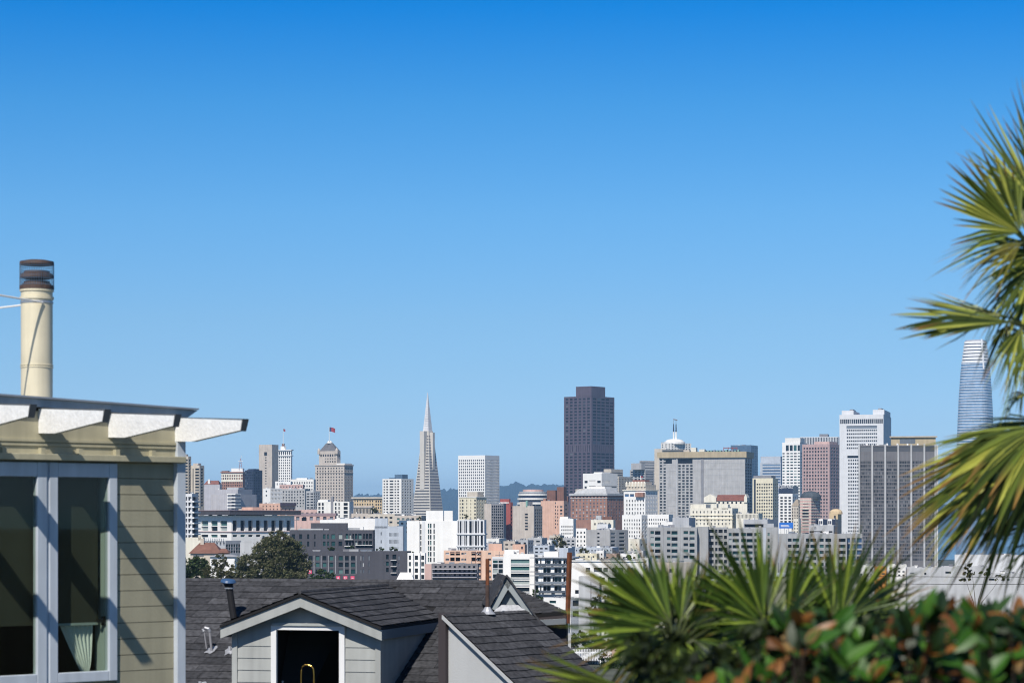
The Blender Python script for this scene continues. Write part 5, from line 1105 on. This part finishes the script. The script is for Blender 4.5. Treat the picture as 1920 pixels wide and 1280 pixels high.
# little steep gable where the wing meets the main roof
g0,g1,g2=loc(951,1079,vb),loc(920,1139,vb),loc(1013,1167,vb)
bk=Vector((-.62,1.7,0)); t_=.03; mb=MB()
for a,b in ((g0,g1),(g0,g2)):
    nrm=Vector((-(b-a).z,0,(b-a).x)).normalized(); nrm=nrm if nrm.z>0 else -nrm
    f=Vector((0,-.06,0)); mb.prism([a+f,b+f,b+f+nrm*t_,a+f+nrm*t_],bk if b is g1 else bk*.15)
mb.build('gable_roof','shingle',W_)
mb=MB()
for a,b in ((g0,g1),(g0,g2)):
    nrm=Vector((-(b-a).z,0,(b-a).x)).normalized(); nrm=nrm if nrm.z>0 else -nrm
    mb.prism([a-nrm*.003,b-nrm*.003,b-nrm*.10,a-nrm*.13],(0,.03,0))
mb.build('gable_board','gable_paint',W_)
c_=[loc(951,1100,vb),loc(930,1143,vb),loc(990,1143,vb)]; mb=MB(); mb.prism([p+Vector((0,.14,0)) for p in c_],(0,.05,0)); mb.build('gable_panel','gable_paint',W_)
mb=MB(); q=loc(925,1147,vb-.05); q2=loc(986,1134,vb-.05); mb.prism([Vector((q.x,q.y,q.z)),Vector((q2.x,q.y,q.z)),Vector((q2.x-.08,q.y+.1,q2.z)),Vector((q.x+.08,q.y+.1,q2.z))],(0,.03,0)); mb.build('gable_flashing','flashing',W_)
# rear right roof corner
va=vb+3.2; vc=vb+1.2
mb=MB(); A_=[loc(1000,1151,vc),loc(1062,1145.5,vc),loc(962,1101,va)]
nn=(A_[1]-A_[0]).cross(A_[2]-A_[0]).normalized(); nn=nn if nn.z>0 else -nn
A_=[p-nn*((p-A_[0]).dot(nn)) for p in A_]; ee=(A_[1]-A_[0]).normalized(); ss=nn.cross(ee); ss=ss if ss.z>0 else -ss
shingles(mb,A_[0],ee,ss,[((p-A_[0]).dot(ee),(p-A_[0]).dot(ss)) for p in A_],expo=.22,wid=.4); mb.build('rear_roof','shingle',W_)
mb=MB(); mb.prism([p-nn*.01 for p in A_],(-nn*.05)); mb.build('rear_deck','roof_deck',W_)
q0,q1=loc(985,1152,vc),loc(1061,1148,vc)
mb=MB(); mb.prism([q0+Vector((0,.02,-.02)),q1+Vector((0,.02,-.02)),q1+Vector((0,.02,-.10)),q0+Vector((0,.02,-.10))],(0,.05,0)); mb.build('fascia','post_brown',W_)
mb=MB(); mb.prism([q0+Vector((0,.0,-.102)),q1+Vector((0,.0,-.102)),q1+Vector((0,.0,-.2)),q0+Vector((0,.0,-.2))],(0,.06,0)); mb.build('gutter','dormer_dark',W_)
mb=MB(); mb.box(q0.x-.3,q1.x-.05,vc+.25,vc+.35,1,q1.z-.2); mb.build('rear_wall','post_brown',W_)
# roof pipes
def on_roof(px,py):
    lo,hi=v0,vr
    for _ in range(40):
        m=(lo+hi)/2; p=loc(px,py,m)
        if p.z>zm(m): lo=m   # point above the plane at this depth: surface lies farther
        else: hi=m
    return loc(px,py,(lo+hi)/2)
p0=on_roof(441,1166); v_=p0.y
tp_,md_=loc(428,1090,v_),loc(430,1102,v_)
vp=MB().tube([p0-Vector((0,0,.1)),md_],.062,12).build('vent_pipe','black',G); MB().tube([md_,md_+(tp_-md_)*.3,tp_],[.075,.075,.10],14).build('pipe_collar','black',vp); MB().tube([md_-Vector((0,0,.012)),md_+Vector((0,0,.012))],.085,14).build('pipe_ring','metal',vp)
mat('cap_blue',(.045,.10,.21),rough=.4); MB().lathe([(.135,-.012),(.14,.0),(.12,.035),(.05,.05)],(0,0,0),20).build('pipe_cap','cap_blue',vp,loc=tp_).rotation_euler=(.12,.12,0)
for px,py,hp in ((397,1222,46),(431,1222,12),(375,1290,14)):
    p=on_roof(px,py); v=p.y; h=hp/FL*Y0
    if hp>40:
        mb=MB(); mb.tube([p,p+Vector((-.04,0,h*.9))],.022,10); o=mb.build('gooseneck_vent','midgrey',G)
        MB().tube([p+Vector((-.04,0,h*.9)),p+Vector((-.055,-.02,h*1.02)),p+Vector((-.11,-.03,h*1.06)),p+Vector((-.15,-.02,h*.98)),p+Vector((-.135,-.02,h*.9))],.03,10).build('vent_hood','flashing',o)
        MB().tube([p+Vector((-.135,-.02,h*.9)),p+Vector((-.09,-.02,h*.15))],.013,8).build('vent_strut','midgrey',o)
    else: o=MB().tube([p,p+Vector((0,0,h))],.028,10).build('vent_stub','flashing',G)
    bm=[]; 
    for i in range(14): a=2*pi*i/14; rr=random.uniform(.6,1.3); bm.append(p+Vector((cos(a)*.10*rr,sin(a)*.15*rr,SL*sin(a)*.15*rr+.028)))
    mb=MB(); mb.prism(bm,(0,0,.006)); mb.build('roof_flashing','flashing',G)
pf=on_line(914,A3,lr)
fl=MB().tube([pf-Vector((0,0,.1)),Vector((pf.x,pf.y,loc(917,1096,pf.y).z))],.036,10).build('flue_pipe','cap_rust',G)
MB().tube([Vector((pf.x,pf.y,loc(917,1100,pf.y).z)),Vector((pf.x,pf.y,loc(917,1047,pf.y).z))],.032,10).build('flue_top','rust',fl)
MB().lathe([(.14,-.03),(.09,.02),(.045,.09)],(0,0,0),12).build('pipe_flashing','flashing',fl,loc=pf)
# rust post standing beyond the roof
Yp=50.; t=thing('rusty_pole','tall rust brown square pole with silver clamp beyond the shingle roof','pole',P(1065,1290,Yp)); k=Yp/FL
o0=t.location
MB().tube([P(1064,1172,Yp)-o0,P(1068,1035,Yp)-o0],.052,4).build('shaft','rust',t); MB().tube([P(1064,1186,Yp)-o0,P(1063.5,1168,Yp)-o0],.06,10).build('clamp','metal',t)
MB().box(-.055,.06,-.06,.06,0,(1290-1186)*k).build('base_post','stucco_white',t)
# ================================================================ PALMS AND HEDGE
def leaf_palm_mat(nm,c0,c1,c2):
    m=bpy.data.materials.new(nm); m.use_nodes=True; N,L=nt(m); b=N['Principled BSDF']; b.inputs['Roughness'].default_value=.42; b.inputs['Specular IOR Level'].default_value=.4
    ge=N.new('ShaderNodeNewGeometry'); cr=N.new('ShaderNodeValToRGB'); e=cr.color_ramp.elements; e[0].color=(*c0,1); e[1].color=(*c2,1); x=e.new(.55); x.color=(*c1,1)
    L.new(ge.outputs['Random Per Island'],cr.inputs[0])
    at=N.new('ShaderNodeAttribute'); at.attribute_name='dry'
    mx=N.new('ShaderNodeMix'); mx.data_type='RGBA'; L.new(at.outputs['Fac'],mx.inputs['Factor']); L.new(cr.outputs[0],mx.inputs['A']); mx.inputs['B'].default_value=(.30,.16,.05,1)
    L.new(mx.outputs['Result'],b.inputs['Base Color'])
    tr=N.new('ShaderNodeBsdfTranslucent'); L.new(mx.outputs['Result'],tr.inputs[0]); ms=N.new('ShaderNodeMixShader'); ms.inputs[0].default_value=.10
    L.new(b.outputs[0],ms.inputs[1]); L.new(tr.outputs[0],ms.inputs[2]); L.new(ms.outputs[0],N['Material Output'].inputs['Surface']); MATS[nm]=m
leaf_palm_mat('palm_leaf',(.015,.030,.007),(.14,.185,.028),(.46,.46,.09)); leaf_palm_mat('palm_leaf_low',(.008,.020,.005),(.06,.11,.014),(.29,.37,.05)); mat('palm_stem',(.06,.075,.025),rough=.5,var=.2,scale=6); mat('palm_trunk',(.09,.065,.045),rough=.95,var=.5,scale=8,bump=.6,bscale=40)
def frond(par,px,py,Y,ang,dep,R,spread,n,root,phi=0.,droop=.12,cup=.15,split=.36,dry=.5,name='frond',yellow=None,lenvar=.2,wide=1.2):
    """one fan leaf: n folded blades from a common hub; ang is its bearing up from level, dep its lean away from the street side, phi its roll"""
    k=Y/FL; hub=P(px,py,Y); Rm=R*k; a,dp,ph=radians(ang),radians(dep),radians(phi)
    d=Vector((cos(a)*cos(dp),sin(dp),sin(a)*cos(dp))); s0=Vector((-sin(a),0,cos(a))); s0=(s0-d*s0.dot(d)).normalized(); w=d.cross(s0).normalized()
    s=(s0*cos(ph)+w*sin(ph)).normalized(); nrm=d.cross(s).normalized()
    if nrm.y>0: nrm=-nrm
    org=par.location; mb=MB(); dryv=[]
    st=[.04,.2,.38,.55,.72,.87,1.]; sp=radians(spread); dth=2*sp/n
    for i in range(n):
        th=-sp+(i+.5)*dth+random.gauss(0,dth*.22); L=Rm*(1-.28*abs(th/sp)**2)*random.uniform(1-lenvar,1+lenvar*.5); dd=d*cos(th)+s*sin(th); tt=-d*sin(th)+s*cos(th)
        tw=random.gauss(0,.45); bend=random.uniform(.5,1.6); bo=len(mb.V); dr=random.random()<dry; dl=random.uniform(.62,.92)
        sag=random.random()<.12
        for q in st:
            r=q*L; hw=min(r*tan(dth*.5)*1.05, split*L*tan(dth*.5))*wide*(1 if q<=split else max(.04,1-((q-split)/(1-split))**1.6)); g=droop*bend*(q**2.2)*L*(2.2 if sag and q>.6 else 1)
            p=hub+dd*r+nrm*(cup*L*(q*q)*.5)+Vector((0,0,-g))
            t2=tt*cos(tw*q)+nrm*sin(tw*q); f=hw*.8
            for off,nn in ((-1,0),(0,1),(1,0)):
                mb.V.append(p+t2*off*hw-nrm*nn*f-org); dryv.append(max(0,min(1,(q-dl)/(1-dl)*1.3)) if dr else (0 if q<.97 else .5))
        for j in range(len(st)-1):
            for c in (0,1):
                A=bo+j*3+c; mb.F.append((A,A+1,A+4,A+3))
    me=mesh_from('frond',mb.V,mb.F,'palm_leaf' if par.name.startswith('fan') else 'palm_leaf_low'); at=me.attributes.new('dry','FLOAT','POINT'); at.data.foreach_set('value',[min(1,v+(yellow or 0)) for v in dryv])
    o=link(name,me,par)
    if root is not None:
        r0=P(*root); m=(r0+hub)/2+Vector((0,0,.06)); MB().tube([r0-org,m-org,hub-org,hub+d*Rm*.12-org],[.008*Y/9,.006*Y/9,.005*Y/9,.003],6).build('leaf_stalk','palm_stem',o)
    return o
# tall palm at the right edge
Yr=12.5; CR=(1990,690,Yr+.25); base=P(1990,690,Yr+.25); base.z=ground(Yr)
PR=thing('fan_palm','tall fan palm at the right edge with yellow green leaves against sky','palm tree',base)
mb=MB(); hgt=P(*CR).z-base.z; prof=[]
for i in range(40):
    f=i/39; prof.append((.15-.03*f+(.015 if i%2 else 0),f*hgt))
mb.lathe(prof,(0,0,0),14); mb.build('trunk','palm_trunk',PR)
fr=lambda *a,**kw: frond(PR,*a,**kw)
fr(1952,392,Yr+.2,118,20,265,24,13,CR,phi=10,droop=.05,dry=.8,wide=1.35)
fr(1962,345,Yr-.1,112,-10,200,30,11,CR,phi=35,droop=.05,dry=.8)
fr(1935,400,Yr+.3,128,20,170,30,11,CR,phi=25,droop=.05,dry=.7)
fr(1914,436,Yr-.1,140,-12,195,52,23,CR,phi=12,droop=.08,dry=.95,split=.5,wide=1.3)
fr(1925,430,Yr+.25,118,10,170,34,14,CR,phi=25,droop=.06,dry=.8,split=.45)
fr(1914,450,Yr+.1,188,20,172,24,12,CR,phi=35,droop=.24,dry=.7,wide=1.2)
fr(1916,455,Yr-.2,205,-10,130,34,13,CR,phi=30,droop=.5,dry=.6,yellow=.25,lenvar=.4)
fr(1932,480,Yr+.35,212,35,130,50,17,CR,phi=30,droop=.4,dry=.4)
fr(1938,500,Yr+.1,225,5,140,55,18,CR,phi=30,droop=.4,dry=.4,lenvar=.35)
fr(1945,530,Yr+.5,235,25,140,60,18,CR,phi=40,droop=.4,dry=.3)
fr(1940,470,Yr+.5,170,30,120,70,20,CR,phi=20,droop=.3,dry=.2)
fr(1898,604,Yr-.15,176,-14,245,16,11,CR,phi=42,droop=.11,dry=.8,split=.62,wide=1.5,lenvar=.14)
fr(1903,602,Yr-.02,183,-5,240,15,10,CR,phi=55,droop=.10,dry=.7,split=.6,wide=1.4)
fr(1905,598,Yr+.1,167,10,195,14,7,CR,phi=60,droop=.04,dry=.6,split=.5)
fr(1885,612,Yr+.1,262,5,70,60,9,CR,phi=50,droop=.4,dry=.5,lenvar=.5)
fr(1915,615,Yr-.1,246,-10,125,40,15,CR,phi=20,droop=.3,dry=.5,wide=1.3)
fr(1935,640,Yr-.3,258,-20,120,40,14,CR,phi=20,droop=.35,dry=.4)
fr(1922,742,Yr+.5,150,35,62,75,16,CR,phi=45,droop=.9,dry=.0,wide=1.4)
fr(1952,790,Yr+.55,190,25,200,34,16,CR,phi=40,droop=.25,dry=.2)
fr(1952,800,Yr-.35,199,-22,275,26,15,CR,phi=36,droop=.20,dry=.6,split=.6,wide=1.5)
fr(1952,800,Yr-.12,209,-8,310,28,18,CR,phi=28,droop=.16,dry=.8,split=.55,wide=1.35)
fr(1958,806,Yr+.1,218,5,320,28,18,CR,phi=22,droop=.15,dry=.8,split=.5,wide=1.2)
fr(1962,812,Yr+.2,230,10,310,26,16,CR,phi=22,droop=.13,dry=.9,split=.5,wide=1.2)
fr(1970,820,Yr+.45,205,30,310,34,18,CR,phi=45,droop=.2,dry=.3)
fr(1970,825,Yr+.55,220,28,300,30,18,CR,phi=40,droop=.2,dry=.3)
fr(1975,840,Yr+.2,238,15,280,26,15,CR,phi=30,droop=.13,dry=.8)
fr(1962,798,Yr-.5,214,-32,240,30,14,CR,phi=24,droop=.25,dry=.7,split=.62,wide=1.5)
fr(1980,850,Yr+.4,222,25,230,30,14,CR,phi=35,droop=.2,dry=.3)
fr(1985,960,Yr+.3,196,12,190,22,14,CR,phi=55,droop=.08,dry=.6)
fr(1960,1010,Yr-.2,212,-10,110,40,12,CR,phi=40,droop=.3,dry=.0)
fr(1990,840,Yr-.2,250,-5,230,30,14,CR,phi=20,droop=.2,dry=.6)
for i in range(11): fr(2030+random.uniform(-10,40),620+i*22,Yr+random.uniform(.1,.7),80-i*17,random.uniform(-30,30),random.uniform(210,290),random.uniform(26,44),random.randint(14,20),CR,phi=random.uniform(5,40),droop=.06+.02*i,dry=.6)
# low palms in the middle foreground
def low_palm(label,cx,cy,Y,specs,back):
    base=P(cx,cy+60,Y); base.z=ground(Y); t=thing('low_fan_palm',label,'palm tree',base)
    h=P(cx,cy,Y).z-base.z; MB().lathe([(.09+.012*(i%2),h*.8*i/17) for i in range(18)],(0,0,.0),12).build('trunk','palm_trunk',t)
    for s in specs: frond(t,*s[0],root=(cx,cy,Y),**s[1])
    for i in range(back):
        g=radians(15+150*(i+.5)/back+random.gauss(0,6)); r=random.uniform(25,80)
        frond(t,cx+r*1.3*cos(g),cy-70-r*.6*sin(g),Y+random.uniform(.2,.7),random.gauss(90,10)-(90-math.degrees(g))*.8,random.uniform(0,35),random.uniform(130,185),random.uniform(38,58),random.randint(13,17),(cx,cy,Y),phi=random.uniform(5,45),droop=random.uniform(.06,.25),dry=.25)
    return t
Ym=10.2
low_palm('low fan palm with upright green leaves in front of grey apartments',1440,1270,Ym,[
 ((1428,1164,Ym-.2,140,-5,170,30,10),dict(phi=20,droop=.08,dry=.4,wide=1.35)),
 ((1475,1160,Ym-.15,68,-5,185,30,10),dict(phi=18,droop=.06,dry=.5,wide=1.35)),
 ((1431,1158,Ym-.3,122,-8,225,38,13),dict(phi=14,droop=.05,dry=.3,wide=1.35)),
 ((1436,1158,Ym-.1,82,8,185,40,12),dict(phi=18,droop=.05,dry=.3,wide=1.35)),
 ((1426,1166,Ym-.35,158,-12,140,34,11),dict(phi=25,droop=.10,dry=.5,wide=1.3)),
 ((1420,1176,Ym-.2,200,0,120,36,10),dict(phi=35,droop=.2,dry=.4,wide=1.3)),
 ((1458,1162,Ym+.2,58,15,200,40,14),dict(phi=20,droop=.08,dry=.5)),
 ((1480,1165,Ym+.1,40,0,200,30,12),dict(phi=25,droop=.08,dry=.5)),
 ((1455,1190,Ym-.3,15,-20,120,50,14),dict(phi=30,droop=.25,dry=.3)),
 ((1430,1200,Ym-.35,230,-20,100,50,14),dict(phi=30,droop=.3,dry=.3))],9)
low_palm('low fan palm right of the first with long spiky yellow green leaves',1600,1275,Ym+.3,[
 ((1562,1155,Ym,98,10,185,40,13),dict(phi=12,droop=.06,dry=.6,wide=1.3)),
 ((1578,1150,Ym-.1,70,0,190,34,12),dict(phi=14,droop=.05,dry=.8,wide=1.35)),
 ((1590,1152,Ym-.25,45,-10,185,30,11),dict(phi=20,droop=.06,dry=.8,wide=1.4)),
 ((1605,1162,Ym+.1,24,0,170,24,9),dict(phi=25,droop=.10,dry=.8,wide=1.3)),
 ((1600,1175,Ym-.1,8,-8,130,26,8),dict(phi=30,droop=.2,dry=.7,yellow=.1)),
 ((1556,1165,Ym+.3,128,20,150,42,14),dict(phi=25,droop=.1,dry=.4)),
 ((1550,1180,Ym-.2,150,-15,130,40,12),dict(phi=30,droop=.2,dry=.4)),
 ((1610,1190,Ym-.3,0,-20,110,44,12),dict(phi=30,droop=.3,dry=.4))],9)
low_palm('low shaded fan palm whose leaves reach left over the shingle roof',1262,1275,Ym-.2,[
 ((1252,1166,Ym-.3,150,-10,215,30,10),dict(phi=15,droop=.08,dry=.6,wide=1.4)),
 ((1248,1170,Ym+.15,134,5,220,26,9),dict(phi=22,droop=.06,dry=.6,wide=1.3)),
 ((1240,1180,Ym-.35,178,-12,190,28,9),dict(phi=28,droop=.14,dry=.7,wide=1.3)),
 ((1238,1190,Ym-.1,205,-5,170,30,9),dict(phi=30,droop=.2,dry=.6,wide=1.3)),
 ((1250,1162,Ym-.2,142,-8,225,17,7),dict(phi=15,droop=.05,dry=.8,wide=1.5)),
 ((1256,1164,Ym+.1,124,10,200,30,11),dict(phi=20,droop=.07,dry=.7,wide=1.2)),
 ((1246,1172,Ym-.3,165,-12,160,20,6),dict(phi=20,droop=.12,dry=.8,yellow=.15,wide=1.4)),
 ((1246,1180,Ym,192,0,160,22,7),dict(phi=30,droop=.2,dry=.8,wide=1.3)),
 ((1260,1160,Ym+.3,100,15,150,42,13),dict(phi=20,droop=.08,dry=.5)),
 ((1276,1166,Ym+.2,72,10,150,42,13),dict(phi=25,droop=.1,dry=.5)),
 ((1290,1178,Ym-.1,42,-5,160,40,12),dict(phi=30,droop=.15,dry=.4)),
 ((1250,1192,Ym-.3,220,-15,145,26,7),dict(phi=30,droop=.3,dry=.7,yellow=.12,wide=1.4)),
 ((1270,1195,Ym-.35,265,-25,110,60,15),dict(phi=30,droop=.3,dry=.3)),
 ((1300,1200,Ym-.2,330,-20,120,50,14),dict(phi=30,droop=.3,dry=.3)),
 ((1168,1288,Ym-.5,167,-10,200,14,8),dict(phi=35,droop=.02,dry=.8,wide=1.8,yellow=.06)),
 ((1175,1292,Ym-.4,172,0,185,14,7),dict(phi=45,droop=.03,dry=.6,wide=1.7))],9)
# hedge close to the camera
ramp_mat('hedge_leaf',[(0,(.012,.030,.008)),(.32,(.02,.062,.008)),(.56,(.034,.105,.011)),(.69,(.06,.15,.017)),(.78,(.13,.05,.014)),(.88,(.22,.09,.022)),(.97,(.25,.16,.06)),(1,(.10,.035,.015))],rough=.42,spec=.3,island=True,constant=True,trans=.10)
HG=thing('hedge','glossy green hedge with orange brown dead leaves, close in front','hedge',(1.3,6.,ground(6)))
def hedge():
    prof=[(1215,1300),(1250,1290),(1300,1265),(1335,1225),(1380,1240),(1430,1215),(1462,1160),(1500,1140),(1550,1135),(1590,1195),(1640,1190),(1690,1172),(1735,1150),(1760,1132),(1790,1165),(1830,1142),(1870,1132),(1910,1145),(1990,1140)]
    def topy(px):
        for (a,b),(c,d) in zip(prof,prof[1:]):
            if px<=c: return b+(d-b)*(px-a)/(c-a)
        return 1100
    mb=MB(); org=HG.location; st=MB()
    def leaf(p,d,L,w,nrm):
        s=d.cross(nrm).normalized(); nrm=s.cross(d).normalized(); bo=len(mb.V); n=6; cv=random.uniform(-.35,.15)
        for i in range(n+1):
            q=i/n; hw=w*sin(pi*min(1,q**.85*.97+.015))**.8; c=p+d*L*q+nrm*cv*L*q*q
            mb.V+= [c-s*hw+nrm*hw*.28-org, c-org, c+s*hw+nrm*hw*.28-org]
        for i in range(n):
            for c in (0,1): A=bo+i*3+c; mb.F.append((A,A+1,A+4,A+3))
    for _ in range(300):
        Y=random.uniform(5.6,7.2); px=random.uniform(1225,1990); ty=topy(px)+(36 if px<1445 else 14); py=ty+(abs(random.gauss(0,1))**1.1)*95
        if py>1500: continue
        p=P(px,py,Y); ax=Vector((random.gauss(0,.5),random.gauss(0,.5),random.uniform(.2,1.2))).normalized()
        dead=random.random()
        for j in range(random.randint(3,7)):
            d=(ax+Vector((random.gauss(0,.75),random.gauss(0,.75),random.gauss(0,.5)))).normalized(); nr=Vector((random.gauss(0,.6),-random.random(),random.uniform(.1,1))).normalized()
            leaf(p-d*.01,d,random.uniform(.045,.10),random.uniform(.012,.023),nr)
        if random.random()<.8: st.tube([p+Vector((random.gauss(0,.03),random.gauss(0,.03),-.24))-org,p-org],[.003,.0015],5)
    mb.build('foliage','hedge_leaf',HG)
    for i in range(9): x=P(1240+i*85,1300,6).x; st.tube([(x-org.x,random.uniform(.1,.5),-.3),(x-org.x+random.gauss(0,.05),random.uniform(.1,.5),1.5)],[.012,.005],6)
    st.build('twigs','twig',HG)
mat('twig',(.028,.02,.014),rough=.9)
hedge()
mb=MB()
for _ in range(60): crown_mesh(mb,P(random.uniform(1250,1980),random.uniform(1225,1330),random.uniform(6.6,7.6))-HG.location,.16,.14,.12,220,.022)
mb.build('inner_leaves','leaf_dark',HG)  # leaf fill in near-black green: the dark inside the hedge is put into its colour
# ================================================================ AIR, LIGHT, SKY, CAMERA
def haze(dens):
    m=bpy.data.materials.new('haze'); m.use_nodes=True; N,L=nt(m); N.remove(N['Principled BSDF'])
    v=N.new('ShaderNodeVolumePrincipled'); v.inputs['Color'].default_value=(.36,.65,1.,1); v.inputs['Density'].default_value=dens; v.inputs['Anisotropy'].default_value=0.
    L.new(v.outputs[0],N['Material Output'].inputs['Volume']); MATS['haze']=m
    o=MB().box(-22000,22000,-400,20500,-97,290).build('haze','haze'); tag(o,kind='stuff')
HAZE=HAZE_D
if HAZE: haze(HAZE)
EL,PHI=radians(SUN_EL),radians(SUN_AZ)
sd=bpy.data.lights.new('sun','SUN'); sd.energy=SUN_E; sd.angle=radians(.53); sd.color=(1.,.945,.86)
so=link('sun',sd); S=Vector((-sin(PHI)*cos(EL),-cos(PHI)*cos(EL),sin(EL))); so.rotation_euler=S.to_track_quat('Z','Y').to_euler(); so.location=(0,-20,40)
w=bpy.data.worlds.new('World'); SC.world=w; w.use_nodes=True; N,L=w.node_tree.nodes,w.node_tree.links
bg=N['Background']; sky=N.new('ShaderNodeTexSky'); sky.sky_type='NISHITA'; sky.sun_disc=False; sky.sun_elevation=EL; sky.sun_rotation=pi+PHI if ROT is None else ROT
sky.altitude=0; sky.air_density=1.; sky.dust_density=DUST; sky.ozone_density=OZ
tc=N.new('ShaderNodeTexCoord'); sx=N.new('ShaderNodeSeparateXYZ'); L.new(tc.outputs['Generated'],sx.inputs[0])
cr=N.new('ShaderNodeValToRGB'); el=cr.color_ramp.elements
while len(el)>1: el.remove(el[-1])
el[0].position=0.; el[0].color=(*SKYR[0][1],1)
for p,c in SKYR[1:]: x=el.new(p); x.color=(*c,1)
mr=N.new('ShaderNodeMapRange'); mr.inputs[1].default_value=0.; mr.inputs[2].default_value=1.; L.new(sx.outputs[2],mr.inputs[0]); L.new(mr.outputs[0],cr.inputs[0])
mx=N.new('ShaderNodeMix'); mx.data_type='RGBA'; mx.blend_type='MULTIPLY'; mx.inputs['Factor'].default_value=1.
L.new(sky.outputs[0],mx.inputs['A']); L.new(cr.outputs[0],mx.inputs['B']); L.new(mx.outputs['Result'],bg.inputs['Color']); bg.inputs['Strength'].default_value=SKY_S
cd=bpy.data.cameras.new('camera'); co=link('camera',cd); SC.camera=co; cd.lens=85; cd.sensor_width=36; cd.shift_y=(HY-640)/1920; co.rotation_euler=(pi/2,0,0)
cd.clip_start=.1; cd.clip_end=40000; cd.dof.use_dof=True; cd.dof.focus_distance=900; cd.dof.aperture_fstop=5.4
SC.view_settings.view_transform='Standard'; SC.view_settings.look='None'; SC.view_settings.exposure=EXPO; SC.view_settings.gamma=1
SC.cycles.filter_width=1.15; SC.cycles.volume_bounces=0; SC.cycles.max_bounces=6; SC.cycles.transparent_max_bounces=16
